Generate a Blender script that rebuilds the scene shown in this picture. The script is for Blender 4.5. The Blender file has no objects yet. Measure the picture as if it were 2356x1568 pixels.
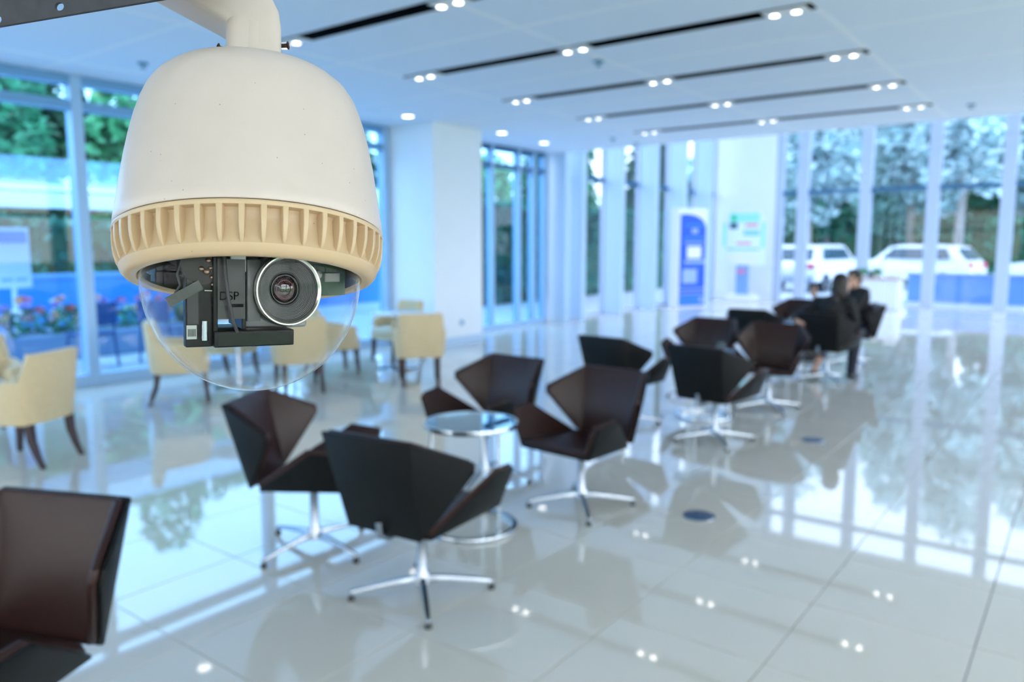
import bpy, bmesh, math, random
from mathutils import Vector, Matrix

# ------------------------------------------------------------------ camera, world, light, exposure
SC = bpy.context.scene
COL = SC.collection
H = 1.6                                   # eye height
HEAD = math.radians(37.1)                 # camera heading, left of +Y
PITCH = math.atan((784 - 562) / 1774)     # looking slightly down
cam_data = bpy.data.cameras.new('camera')
cam = bpy.data.objects.new('camera', cam_data)
COL.objects.link(cam)
cam.location = (0, 0, H)
cam.rotation_euler = (math.pi / 2 - PITCH, 0, HEAD)
cam_data.sensor_width = 36
cam_data.lens = 36 * 1774 / 2356
cam_data.clip_start = 0.02
cam_data.clip_end = 400
cam_data.dof.use_dof = True
cam_data.dof.focus_distance = 0.66
cam_data.dof.aperture_fstop = 4.6
SC.camera = cam

world = bpy.data.worlds.new('sky')
SC.world = world
world.use_nodes = True
bg = world.node_tree.nodes['Background']
bg.inputs[0].default_value = (0.93, 0.965, 1.0, 1)
bg.inputs[1].default_value = 2.2

sun_d = bpy.data.lights.new('sun', 'SUN')
sun = bpy.data.objects.new('sun', sun_d)
COL.objects.link(sun)
sun_d.energy = 1.2
sun_d.angle = math.radians(20)
sun_d.color = (1.0, 0.95, 0.88)
sun.rotation_euler = (math.radians(38), 0, math.radians(70))

SC.view_settings.view_transform = 'Standard'
SC.view_settings.look = 'None'
SC.view_settings.gamma = 1.0
SC.view_settings.use_curve_mapping = False
SC.view_settings.exposure = 1.55
SC.cycles.max_bounces = 8
SC.cycles.transparent_max_bounces = 12
SC.cycles.use_adaptive_sampling = True
SC.cycles.adaptive_threshold = 0.07
SC.cycles.adaptive_min_samples = 16

# ------------------------------------------------------------------ helpers
R = random.Random(7)
MATS = {}


def mat(name, col=(.8, .8, .8), rough=.5, metal=0., noise=0., nscale=20., emit=None, estr=0., spec=.5, ior=1.5,
        coat=0., bump=0., bscale=200., sheen=0.):
    if name in MATS:
        return MATS[name]
    m = bpy.data.materials.new(name)
    m.use_nodes = True
    nt = m.node_tree
    b = nt.nodes['Principled BSDF']
    b.inputs['Base Color'].default_value = (*col, 1)
    b.inputs['Roughness'].default_value = rough
    b.inputs['Metallic'].default_value = metal
    b.inputs['IOR'].default_value = ior
    b.inputs['Specular IOR Level'].default_value = spec
    b.inputs['Coat Weight'].default_value = coat
    b.inputs['Sheen Weight'].default_value = sheen
    if emit:
        b.inputs['Emission Color'].default_value = (*emit, 1)
        b.inputs['Emission Strength'].default_value = estr
        m.cycles.emission_sampling = 'NONE'      # small lamps: found by the paths that hit them
    if noise > 0 or bump > 0:
        tc = nt.nodes.new('ShaderNodeTexCoord')
    if noise > 0:
        n = nt.nodes.new('ShaderNodeTexNoise')
        n.inputs['Scale'].default_value = nscale
        n.inputs['Detail'].default_value = 5
        nt.links.new(tc.outputs['Object'], n.inputs['Vector'])
        r = nt.nodes.new('ShaderNodeValToRGB')
        r.color_ramp.elements[0].position = .3
        r.color_ramp.elements[1].position = .7
        r.color_ramp.elements[0].color = (*[max(0, c * (1 - noise)) for c in col], 1)
        r.color_ramp.elements[1].color = (*[min(1, c * (1 + noise)) for c in col], 1)
        nt.links.new(n.outputs['Fac'], r.inputs['Fac'])
        nt.links.new(r.outputs['Color'], b.inputs['Base Color'])
    if bump > 0:
        n2 = nt.nodes.new('ShaderNodeTexNoise')
        n2.inputs['Scale'].default_value = bscale
        nt.links.new(tc.outputs['Object'], n2.inputs['Vector'])
        bm_ = nt.nodes.new('ShaderNodeBump')
        bm_.inputs['Strength'].default_value = bump
        bm_.inputs['Distance'].default_value = .002
        nt.links.new(n2.outputs['Fac'], bm_.inputs['Height'])
        nt.links.new(bm_.outputs['Normal'], b.inputs['Normal'])
    MATS[name] = m
    return m


def glass_mat(name, tint, refl=1.0, haze=0.0, hcol=(1, 1, 1), rough=0.0, edge=0., ior=1.45):
    """thin sheet: straight transmission with a tint, Fresnel reflection, a little surface haze, optionally a painted pale rim"""
    m = bpy.data.materials.new(name)
    m.use_nodes = True
    nt = m.node_tree
    nt.nodes.clear()
    out = nt.nodes.new('ShaderNodeOutputMaterial')
    tr = nt.nodes.new('ShaderNodeBsdfTransparent')
    tr.inputs[0].default_value = (*tint, 1)
    gl = nt.nodes.new('ShaderNodeBsdfGlossy')
    gl.inputs['Roughness'].default_value = rough
    gl.inputs['Color'].default_value = (refl, refl, refl, 1)
    fr = nt.nodes.new('ShaderNodeFresnel')
    # the sheet is one surface: seen from either side it reflects like air-to-glass
    ge = nt.nodes.new('ShaderNodeNewGeometry')
    io = nt.nodes.new('ShaderNodeMath')
    io.operation = 'MULTIPLY_ADD'
    io.inputs[1].default_value = 1 / ior - ior
    io.inputs[2].default_value = ior
    nt.links.new(ge.outputs['Backfacing'], io.inputs[0])
    nt.links.new(io.outputs[0], fr.inputs['IOR'])
    mx = nt.nodes.new('ShaderNodeMixShader')
    nt.links.new(fr.outputs[0], mx.inputs[0])
    src = tr
    if haze > 0:
        df = nt.nodes.new('ShaderNodeBsdfDiffuse')
        df.inputs[0].default_value = (*hcol, 1)
        mh = nt.nodes.new('ShaderNodeMixShader')
        # pale rim painted in where the sheet curves away, imitating its bright edge
        lw = nt.nodes.new('ShaderNodeLayerWeight')
        lw.inputs[0].default_value = .5
        pw = nt.nodes.new('ShaderNodeMath')
        pw.operation = 'POWER'
        pw.inputs[1].default_value = 6
        nt.links.new(lw.outputs['Facing'], pw.inputs[0])
        mm = nt.nodes.new('ShaderNodeMath')
        mm.operation = 'MULTIPLY_ADD'
        mm.inputs[1].default_value = edge
        mm.inputs[2].default_value = haze
        nt.links.new(pw.outputs[0], mm.inputs[0])
        nt.links.new(mm.outputs[0], mh.inputs[0])
        nt.links.new(tr.outputs[0], mh.inputs[1])
        nt.links.new(df.outputs[0], mh.inputs[2])
        src = mh
    nt.links.new(src.outputs[0], mx.inputs[1])
    nt.links.new(gl.outputs[0], mx.inputs[2])
    nt.links.new(mx.outputs[0], out.inputs[0])
    MATS[name] = m
    return m


class MB:
    """collects shapes, builds one mesh object"""

    def __init__(s):
        s.v, s.f, s.mi = [], [], []
        s.cur = 0

    def add(s, verts, faces):
        o = len(s.v)
        s.v += [tuple(p) for p in verts]
        for f in faces:
            s.f.append(tuple(i + o for i in f))
            s.mi.append(s.cur)
        return s

    def box(s, c, size, rot=None):
        x, y, z = [d / 2 for d in size]
        P = [Vector(q) for q in ((-x, -y, -z), (x, -y, -z), (x, y, -z), (-x, y, -z), (-x, -y, z), (x, -y, z), (x, y, z), (-x, y, z))]
        if rot is not None:
            P = [rot @ q for q in P]
        c = Vector(c)
        return s.add([q + c for q in P], [(0, 3, 2, 1), (4, 5, 6, 7), (0, 1, 5, 4), (1, 2, 6, 5), (2, 3, 7, 6), (3, 0, 4, 7)])

    def span(s, x0, x1, y0, y1, z0, z1):
        return s.box(((x0 + x1) / 2, (y0 + y1) / 2, (z0 + z1) / 2), (abs(x1 - x0), abs(y1 - y0), abs(z1 - z0)))

    def tube(s, pts, rad, n=10, cap=True):
        pts = [Vector(p) for p in pts]
        if not hasattr(rad, '__len__'):
            rad = [rad] * len(pts)
        rings = []
        up = None
        for i, p in enumerate(pts):
            a = pts[max(i - 1, 0)]
            b = pts[min(i + 1, len(pts) - 1)]
            t = (b - a).normalized()
            if up is None:
                up = Vector((0, 0, 1)) if abs(t.z) < .9 else Vector((1, 0, 0))
            x = up.cross(t)
            if x.length < 1e-6:
                x = Vector((0, 1, 0)).cross(t)
            x.normalize()
            y = t.cross(x)
            up = y.copy()
            rings.append([p + (x * math.cos(k * 2 * math.pi / n) + y * math.sin(k * 2 * math.pi / n)) * rad[i] for k in range(n)])
        V = [q for r_ in rings for q in r_]
        F = []
        for i in range(len(pts) - 1):
            for k in range(n):
                F.append((i * n + k, i * n + (k + 1) % n, (i + 1) * n + (k + 1) % n, (i + 1) * n + k))
        if cap:
            F.append(tuple(range(n - 1, -1, -1)))
            F.append(tuple((len(pts) - 1) * n + k for k in range(n)))
        return s.add(V, F)

    def lathe(s, prof, n=48, c=(0, 0, 0), M=None, close=False, caps=True):
        V, F = [], []
        c = Vector(c)
        for r_, z in prof:
            for k in range(n):
                a = 2 * math.pi * k / n
                p = Vector((r_ * math.cos(a), r_ * math.sin(a), z))
                V.append((M @ p if M is not None else p) + c)
        m = len(prof)
        for i in range(m if close else m - 1):
            j = (i + 1) % m
            for k in range(n):
                F.append((i * n + k, i * n + (k + 1) % n, j * n + (k + 1) % n, j * n + k))
        if not close and caps:
            if prof[0][0] > 1e-7:
                F.append(tuple(range(n - 1, -1, -1)))
            if prof[-1][0] > 1e-7:
                F.append(tuple((m - 1) * n + k for k in range(n)))
        return s.add(V, F)

    def ball(s, c, rad, nu=14, nv=9, M=None):
        if not hasattr(rad, '__len__'):
            rad = (rad,) * 3
        V, F = [], []
        c = Vector(c)
        for j in range(1, nv):
            t = math.pi * j / nv
            for k in range(nu):
                a = 2 * math.pi * k / nu
                p = Vector((rad[0] * math.sin(t) * math.cos(a), rad[1] * math.sin(t) * math.sin(a), rad[2] * math.cos(t)))
                V.append((M @ p if M is not None else p) + c)
        p = Vector((0, 0, rad[2]))
        V.append((M @ p if M is not None else p) + c)
        V.append((M @ -p if M is not None else -p) + c)
        T, B = len(V) - 2, len(V) - 1
        for j in range(nv - 2):
            for k in range(nu):
                F.append((j * nu + k, (j + 1) * nu + k, (j + 1) * nu + (k + 1) % nu, j * nu + (k + 1) % nu))
        for k in range(nu):
            F.append((T, k, (k + 1) % nu))
            F.append((B, (nv - 2) * nu + (k + 1) % nu, (nv - 2) * nu + k))
        return s.add(V, F)

    def prism(s, poly, z0, z1, M=None):
        """extruded plan polygon (counter-clockwise)"""
        n = len(poly)
        V = [Vector((x, y, z0)) for x, y in poly] + [Vector((x, y, z1)) for x, y in poly]
        if M is not None:
            V = [M @ p for p in V]
        F = [tuple(range(n - 1, -1, -1)), tuple(range(n, 2 * n))]
        for k in range(n):
            F.append((k, (k + 1) % n, n + (k + 1) % n, n + k))
        return s.add(V, F)

    def mesh(s, name, m=None, smooth=None, bevel=0., bseg=2, weld=False, subsurf=0, remesh=0.):
        me = bpy.data.meshes.new(name)
        me.from_pydata(s.v, [], s.f)
        ms = m if isinstance(m, (list, tuple)) else [m]
        for k in ms:
            me.materials.append(k)
        if any(s.mi):
            me.polygons.foreach_set('material_index', s.mi)
        bm = bmesh.new()
        bm.from_mesh(me)
        if weld:
            bmesh.ops.remove_doubles(bm, verts=bm.verts, dist=1e-5)
        bmesh.ops.recalc_face_normals(bm, faces=bm.faces)
        if bevel > 0:
            es = [e for e in bm.edges if len(e.link_faces) == 2 and e.calc_face_angle(0) > .5]
            bmesh.ops.bevel(bm, geom=es, offset=bevel, segments=bseg, affect='EDGES', profile=.5, clamp_overlap=True)
        bm.to_mesh(me)
        bm.free()
        if subsurf or remesh:
            o = bpy.data.objects.new('tmp', me)
            COL.objects.link(o)
            if remesh:
                md = o.modifiers.new('r', 'REMESH')
                md.mode = 'VOXEL'
                md.voxel_size = remesh
                sm = o.modifiers.new('s', 'SMOOTH')
                sm.iterations = 6
                sm.factor = .5
            if subsurf:
                md = o.modifiers.new('s2', 'SUBSURF')
                md.levels = subsurf
            dg = bpy.context.evaluated_depsgraph_get()
            me2 = bpy.data.meshes.new_from_object(o.evaluated_get(dg))
            bpy.data.objects.remove(o)
            me = me2
            me.name = name
            if m is not None and len(me.materials) == 0:
                for k in ms:
                    me.materials.append(k)
        if smooth is not None:
            me.shade_smooth()
            me.set_sharp_from_angle(angle=math.radians(smooth))
        return me

    def build(s, name, m, parent=None, **kw):
        return link(name, s.mesh(name, m, **kw), parent)


def link(name, me, parent=None, loc=None):
    o = bpy.data.objects.new(name, me)
    COL.objects.link(o)
    if parent is not None:
        o.parent = parent
    if loc is not None:
        o.location = loc
    return o


def empty(name, loc=(0, 0, 0), rz=0.):
    o = bpy.data.objects.new(name, None)
    COL.objects.link(o)
    o.location = loc
    o.rotation_euler = (0, 0, rz)
    o.empty_display_size = .1
    return o


def tag(o, label=None, cat=None, group=None, kind=None):
    if label:
        o['label'] = label
    if cat:
        o['category'] = cat
    if group:
        o['group'] = group
    if kind:
        o['kind'] = kind
    return o


def copy_tree(o, parent=None):
    c = o.copy()
    COL.objects.link(c)
    if parent is not None:
        c.parent = parent
    for ch in list(o.children):
        copy_tree(ch, c)
    return c


def rounded(pts, rad, seg=4):
    """round the corners of a closed plan polygon"""
    out = []
    n = len(pts)
    for i in range(n):
        p0, p, p1 = Vector(pts[i - 1]), Vector(pts[i]), Vector(pts[(i + 1) % n])
        a = (p0 - p)
        b = (p1 - p)
        r_ = min(rad, a.length * .45, b.length * .45)
        A = p + a.normalized() * r_
        B = p + b.normalized() * r_
        for k in range(seg + 1):
            t = k / seg
            q = A * (1 - t) ** 2 + p * 2 * t * (1 - t) + B * t * t
            out.append((q.x, q.y))
    return out


# ------------------------------------------------------------------ materials
M_tile = mat('polished_tile', (.68, .635, .575), .035, noise=.035, nscale=1.3, ior=1.85)
M_grout = mat('grout', (.16, .17, .19), .7)
M_ceil = mat('ceiling_paint', (.77, .86, .97), .75)
M_seam = mat('ceiling_seam', (.72, .84, .95), .7)
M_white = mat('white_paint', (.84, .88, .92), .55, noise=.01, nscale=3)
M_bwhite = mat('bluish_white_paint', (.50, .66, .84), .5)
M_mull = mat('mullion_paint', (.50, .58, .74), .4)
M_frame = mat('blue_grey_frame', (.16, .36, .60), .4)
M_dframe = mat('dark_blue_frame', (.03, .13, .26), .4)
M_black = mat('matt_black', (.006, .007, .009), .9, spec=.0)
M_lampw = mat('lamp_housing', (.8, .8, .82), .35)
M_lamp = mat('lamp_glow', (1, 1, 1), .5, emit=(1, .97, .92), estr=5)
M_chrome = mat('chrome', (.52, .58, .64), .12, metal=1)
M_alu = mat('polished_aluminium', (.34, .38, .43), .24, metal=1)
M_leather = mat('brown_leather', (.026, .008, .007), .36, spec=.35, noise=.15, nscale=60, bump=.15, bscale=400)
M_shell = mat('black_shell', (.004, .005, .006), .5, spec=.2)
M_glide = mat('glide_rubber', (.03, .03, .03), .6)
M_cream = mat('cream_upholstery', (.66, .52, .31), .8, noise=.05, nscale=30, sheen=.2)
M_creamseat = mat('pale_seat_fabric', (.78, .70, .56), .75)
M_dwood = mat('dark_wood', (.030, .008, .009), .35, noise=.2, nscale=25)
G_pane = glass_mat('window_glass', (.23, .48, .77))
G_neutral = glass_mat('neutral_glass', (.93, .94, .93))
G_far = glass_mat('far_window_glass', (.40, .51, .70))
G_rear = glass_mat('rear_window_glass', (.55, .55, .53))
G_side = glass_mat('side_window_glass', (.30, .38, .50))
G_sky = glass_mat('added_skylight_glass', (.20, .24, .29))
G_clear = glass_mat('clear_glass', (.84, .93, .98))
G_top = glass_mat('table_glass', (.42, .66, .78), haze=.05, hcol=(.4, .7, .85))
G_dome = glass_mat('dome_acrylic', (.95, .955, .955), ior=1.17, haze=.003, hcol=(.85, .83, .80), edge=.65)
CEIL = 3.42
XL = -9.05            # plane of the garden glazing
YS = 13.1             # where the low ceiling ends
YB = 22.1             # far glazing
TOP = 10.0            # height of the tall part
T = .632              # tile pitch

# ------------------------------------------------------------------ floor of single tiles
X0, X1, Y0, Y1 = -9.2, 5.6, -5.2, 22.3
fl = MB().span(X0, X1, Y0, Y1, -.20, -.012).build('floor', M_grout)
tag(fl, 'polished pale grey tiled floor of the hall', None, kind='structure')
gap = .0045
fwd = (-math.sin(HEAD), math.cos(HEAD))
rgt = (math.cos(HEAD), math.sin(HEAD))
near, far = [], []
ox, oy = -.911 % T, 2.808 % T
i0, i1 = int(math.floor((X0 - ox) / T)), int(math.ceil((X1 - ox) / T))
j0, j1 = int(math.floor((Y0 - oy) / T)), int(math.ceil((Y1 - oy) / T))
for i in range(i0, i1):
    for j in range(j0, j1):
        x, y = ox + i * T, oy + j * T
        cx_, cy_ = x + T / 2, y + T / 2
        F_ = cx_ * fwd[0] + cy_ * fwd[1]
        S_ = cx_ * rgt[0] + cy_ * rgt[1]
        inside = X0 <= x and x + T <= X1 and Y0 <= y and y + T <= Y1
        if inside and F_ > 1.0 and abs(S_) < .70 * F_ + .6:
            near.append((F_, x, y))
        else:
            far.append((x, y))
near.sort()
tm = MB().span(gap / 2, T - gap / 2, gap / 2, T - gap / 2, -.012, 0).mesh('floor_tile', M_tile, bevel=.0012, bseg=1)
for F_, x, y in near[:290]:
    link('tile', tm, fl, (x, y, 0))
fm = MB()
for x, y in far + [(a_, b_) for _, a_, b_ in near[290:]]:
    xa, xb = max(x + gap / 2, X0), min(x + T - gap / 2, X1)
    ya, yb = max(y + gap / 2, Y0), min(y + T - gap / 2, Y1)
    if xb - xa > .02 and yb - ya > .02:
        fm.span(xa, xb, ya, yb, -.012, 0)
o = fm.build('tile_field', M_tile, fl)
tag(o, kind='stuff')

# ------------------------------------------------------------------ ceiling of panels with slots for the light bars
ce = MB()
ce.span(-9.2, X1, Y0, YS, CEIL + .13, CEIL + .40)
ce.span(-9.2, X1, YS, YS + .12, CEIL, CEIL + .40)         # front edge of the low ceiling
ceil = ce.build('ceiling', M_seam)
tag(ceil, 'low pale blue panelled ceiling', None, kind='structure')
BARY = [11.6 - 1.757 * k for k in range(9)]
BX0, BX1 = -6.22, -1.89
sw = .092
sm_ = .003
xs = [-9.2, -8.36, BX0, -4.055, BX1, .27, 2.4, X1]
rows = []
yy = sorted(BARY)
prev = Y0
for yb_ in yy:
    rows.append((prev, yb_ - sw, 'full'))
    rows.append((yb_ - sw, yb_ + sw, 'strip'))
    prev = yb_ + sw
rows.append((prev, YS, 'full'))
pcache = {}


def panel(xa, xb, ya, yb_, ms):
    xa += ms
    xb -= ms
    key = (round(xb - xa, 4), round(yb_ - ya, 4))
    if key not in pcache:
        pcache[key] = MB().span(0, key[0], 0, key[1], 0, .13).mesh('ceiling_panel', M_ceil)
    link('panel', pcache[key], ceil, (xa, ya, CEIL))


for ya, yb_, kind in rows:
    if kind == 'full':
        ys = [ya, (ya + yb_) / 2, yb_] if yb_ - ya > 1.2 else [ya, yb_]
        for k in range(len(ys) - 1):
            for q in range(len(xs) - 1):
                panel(xs[q], xs[q + 1], ys[k] + (sm_ if k else 0), ys[k + 1] - (sm_ if k + 2 < len(ys) else 0), sm_)
    else:
        for q in range(len(xs) - 1):
            if not (xs[q] >= BX0 - .01 and xs[q + 1] <= BX1 + .01 and (ya + yb_) / 2 > 4):
                panel(xs[q], xs[q + 1], ya, yb_, sm_)

M_strip = mat('joint_strip_paint', (.86, .92, .98), .7)
for x in xs[1:-1]:
    seg0 = Y0
    for yb_ in yy + [YS]:
        e_ = yb_ - sw if yb_ != YS else YS
        MB().span(x - .03, x + .03, seg0, e_, CEIL - .003, CEIL).build('joint_strip', M_strip, ceil)
        seg0 = yb_ + sw
for q in range(len(yy)):
    a_ = yy[q] + sw
    b_ = yy[q + 1] - sw if q + 1 < len(yy) else YS
    m_y = (a_ + b_) / 2
    MB().span(-9.0, X1, m_y - .03, m_y + .03, CEIL - .0035, CEIL - .0005).build('joint_strip', M_strip, ceil)

# light bars: black recessed channel with three twin-lamp inserts
bar_proto = None
ordn = ['farthest from the camera, by the tall windows', 'second from the tall windows', 'middle of the five in view',
        'fourth from the tall windows', 'nearest in view, behind the dome camera', 'just overhead', 'overhead behind the camera',
        'behind the camera', 'last behind the camera']
BL = BX1 - BX0
segs = [(0.02, .48), (BL / 2 - .17, BL / 2 + .19), (BL - .40, BL - .02)]
for k, by in enumerate(BARY[:5]):
    if bar_proto is None:
        t = empty('light_bar', (BX0, by, CEIL))
        ch = MB()
        ch.span(0, BL, -sw + .002, sw - .002, -.006, .125)
        ch.build('channel', M_black, t)
        for a_, b_ in segs:
            mid = (a_ + b_) / 2
            hb = MB()
            hb.span(a_ + .02, b_ - .02, -sw + .012, sw - .012, -.016, -.0065)
            ins = hb.build('lamp_insert', M_lampw, t, bevel=.004)
            for s_ in (-1, 1):
                cx_ = mid + s_ * .085
                MB().lathe([(.0, .0), (.034, .0), (.034, .004), (.030, .006), (0, .006)], 20, (cx_, 0, -.0205)).build('lamp', M_lamp, ins)
                MB().lathe([(.036, 0), (.043, 0), (.043, .016), (.036, .016)], 20, (cx_, 0, -.032), close=True).build('lamp_ring', M_lampw, ins)
        bar_proto = t
    else:
        t = copy_tree(bar_proto)
        t.location = (BX0, by, CEIL)
    tag(t, 'black ceiling light bar with twin lamps, ' + ordn[k], 'ceiling light', 'linear light bars in the ceiling')

dl = None
for k, (x, y, lb) in enumerate([(-8.16, 4.69, 'near the garden window left of the dome camera'), (-8.05, 8.17, 'in front of the white pillar'),
                                (-8.0, 10.3, 'just beyond the white pillar'), (-8.16, 11.75, 'nearest the corner by the tall fins')]):
    if dl is None:
        t = empty('downlight', (x, y, CEIL))
        MB().lathe([(.075, 0), (.11, -.008), (.12, -.006), (.12, .0), (.08, .0)], 32, close=True).build('trim_ring', M_lampw, t, smooth=40)
        MB().lathe([(0, -.002), (.078, -.002), (.078, 0), (0, 0)], 32).build('lamp', mat('downlight_glow', (1, 1, 1), .5, emit=(1, .97, .93), estr=2.2), t)
        dl = t
    else:
        t = copy_tree(dl)
        t.location = (x, y, CEIL)
    tag(t, 'round recessed downlight ' + lb, 'downlight', 'round downlights along the garden side')
sp = None
M_det = mat('detector_blue_grey', (.13, .30, .42), .5)
for k, (x, y, lb) in enumerate([(-7.86, 4.2, 'above the garden window left of the dome camera'), (-4.13, 6.9, 'between the two nearer light bars in view'),
                                (-6.85, 11.95, 'left of the farthest light bar'), (-6.85, 12.8, 'at the ceiling edge above the fins'),
                                (-1.48, 11.94, 'to the right of the farthest light bar')]):
    if sp is None:
        t = empty('sprinkler_head', (x, y, CEIL))
        MB().lathe([(0, 0), (.05, 0), (.055, -.012), (.02, -.02), (0, -.02)], 24).build('escutcheon', M_det, t, smooth=40)
        MB().lathe([(.012, -.02), (.012, -.045), (.03, -.05), (.03, -.055), (0, -.055)], 16).build('deflector', M_det, t)
        sp = t
    else:
        t = copy_tree(sp)
        t.location = (x, y, CEIL)
    tag(t, 'small sprinkler head in the ceiling ' + lb, 'sprinkler', 'sprinkler heads in the ceiling')

# ------------------------------------------------------------------ pillar, walls
pl = MB().span(-9.10, -8.06, 8.70, 9.85, 0, CEIL).build('pillar', M_white, bevel=.006)
tag(pl, 'square white pillar by the garden glazing', None, kind='structure')
MB().span(-9.04, -8.045, 8.685, 9.865, 0.001, .14).build('baseboard', M_bwhite, pl, bevel=.004)
so = empty('wall_socket', (-8.06, 9.32, .36))
MB().span(0, .010, -.05, .05, -.05, .05).build('cover', M_bwhite, so, bevel=.003)
MB().span(.010, .014, -.03, .03, -.025, .025).build('outlet', M_det, so, bevel=.002)
tag(so, 'small wall socket low on the white pillar', 'socket')

wb = MB()
wb.span(-9.25, -7.35, YB - .15, YB + .15, 0, TOP)
o = wb.build('wall_back', M_white)
tag(o, 'solid white wall behind the poster stand', None, kind='structure')
o = MB().span(-9.2, X1, YS + .02, YS + .12, CEIL + .40, TOP).build('wall_upper', M_white)
tag(o, 'white wall above the low ceiling edge', None, kind='structure')




m_ = MB()  # unseen roof added to dim the tall hall; its skylight gap brightens it again
m_.span(X0 - .1, X1 + .1, YS, YS + 2.6, TOP, TOP + .3)
m_.span(X0 - .1, X1 + .1, YB - 2.2, YB + .3, TOP, TOP + .3)
for x in (X0, -5.5, -1.8, 1.9, X1):
    m_.span(x - .15, x + .15, YS + 2.6, YB - 2.2, TOP, TOP + .3)
o = m_.build('ceiling_entrance', M_white)
MB().add([(X0, YS + 2.6, TOP + .3), (X1, YS + 2.6, TOP + .3), (X1, YB - 2.2, TOP + .3), (X0, YB - 2.2, TOP + .3)], [(0, 1, 2, 3)]).build('added_skylight_pane', G_sky, o)
tag(o, 'unseen high white ceiling added over the entrance hall to cut the daylight, with a skylight added to brighten it', None, kind='structure')


def glazing(name, label, axis, plane, edges, tr, z0, z1, mat_m, mat_t, mat_g, mw=.07, md=.14, th=.05, sill=0., mull_w=None, first=True):
    """mullions at the given edges, transoms at tr, a pane in every field; children of one window"""
    w = empty(name)
    tag(w, label, None, kind='structure')

    def sp_(a0, a1, b0, b1, c0, c1):
        return MB().span(b0, b1, a0, a1, c0, c1) if axis == 'Y' else MB().span(a0, a1, b0, b1, c0, c1)
    for e in edges:
        sp_(e - mw / 2, e + mw / 2, plane - md / 2, plane + md / 2, z0, z1).build('mullion', mat_m, w, bevel=.006)
    zs = [z0] + tr + [z1]
    for k in range(len(edges) - 1):
        a0, a1 = edges[k] + mw / 2, edges[k + 1] - mw / 2
        for z in tr:
            sp_(a0, a1, plane - md / 2 + .01, plane + md / 2 - .01, z - th / 2, z + th / 2).build('transom', mat_t, w)
        if sill:
            sp_(a0, a1, plane - md / 2, plane + md / 2, z0, z0 + sill).build('sill', mat_m, w, bevel=.004)
        for q in range(len(zs) - 1):
            b0 = zs[q] + (th / 2 if q else sill)
            b1 = zs[q + 1] - (th / 2 if q < len(zs) - 2 else 0)
            if b1 - b0 < .03:
                continue
            if axis == 'Y':
                V = [(plane, a0, b0), (plane, a1, b0), (plane, a1, b1), (plane, a0, b1)]
            else:
                V = [(a0, plane, b0), (a1, plane, b0), (a1, plane, b1), (a0, plane, b1)]
            MB().add(V, [(0, 1, 2, 3)]).build('pane', mat_g, w)
    return w


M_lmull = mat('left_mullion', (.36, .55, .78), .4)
w1 = glazing('window_1', 'tall garden window with pale blue mullions', 'Y', XL, [-5.0, -2.72, -.47, 1.78, 4.03, 6.28, 8.62], [3.1, 3.365], 0, CEIL,
             M_lmull, M_frame, G_pane, mw=.12, md=.16, th=.10, sill=.14)
w2 = glazing('window_2', 'garden window between the pillar and the fins', 'Y', XL, [9.93, 11.3, 12.13, 12.62, 13.0], [3.05, 3.37], 0, CEIL,
             M_lmull, M_dframe, G_pane, mw=.08, md=.14, th=.09, sill=.10)
fy = [12.98, 13.88, 15.55, 17.22, 18.86, 20.51, 21.9]
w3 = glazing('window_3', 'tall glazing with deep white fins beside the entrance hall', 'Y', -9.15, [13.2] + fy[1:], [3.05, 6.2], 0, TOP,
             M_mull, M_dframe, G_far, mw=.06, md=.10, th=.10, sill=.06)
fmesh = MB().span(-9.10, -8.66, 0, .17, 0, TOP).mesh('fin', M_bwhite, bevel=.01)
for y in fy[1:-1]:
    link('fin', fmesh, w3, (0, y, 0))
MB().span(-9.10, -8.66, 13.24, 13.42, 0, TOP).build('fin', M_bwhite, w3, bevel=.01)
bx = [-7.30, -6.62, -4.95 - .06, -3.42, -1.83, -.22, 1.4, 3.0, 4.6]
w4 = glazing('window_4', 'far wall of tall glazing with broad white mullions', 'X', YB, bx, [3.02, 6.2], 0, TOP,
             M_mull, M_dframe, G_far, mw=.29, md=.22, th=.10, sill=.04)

glazing('window_5', 'unseen glazed wall added to the right of the camera to control the daylight', 'Y', X1, [-5.1, -2.1, .9, 3.9, 6.9, 9.9, 13.0], [2.4], 0, CEIL,
        M_mull, M_frame, G_neutral, mw=.4, md=.2, th=.10, sill=.30)  # out of view; added to regulate daylight from the right
glazing('window_7', 'unseen glazed wall added behind the camera to brighten the near hall', 'X', Y0 - .1, [-9.05, -6.1, -3.2, -.3, 2.6, 5.5], [2.4], 0, CEIL,
        M_mull, M_frame, G_rear, mw=.3, md=.2, th=.10, sill=.20)  # out of view; added so more daylight reaches the near hall
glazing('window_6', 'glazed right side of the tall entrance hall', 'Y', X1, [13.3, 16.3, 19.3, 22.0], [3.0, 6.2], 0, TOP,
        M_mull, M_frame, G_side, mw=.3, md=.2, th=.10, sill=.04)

# ------------------------------------------------------------------ lounge chairs
CH = {}


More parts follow.
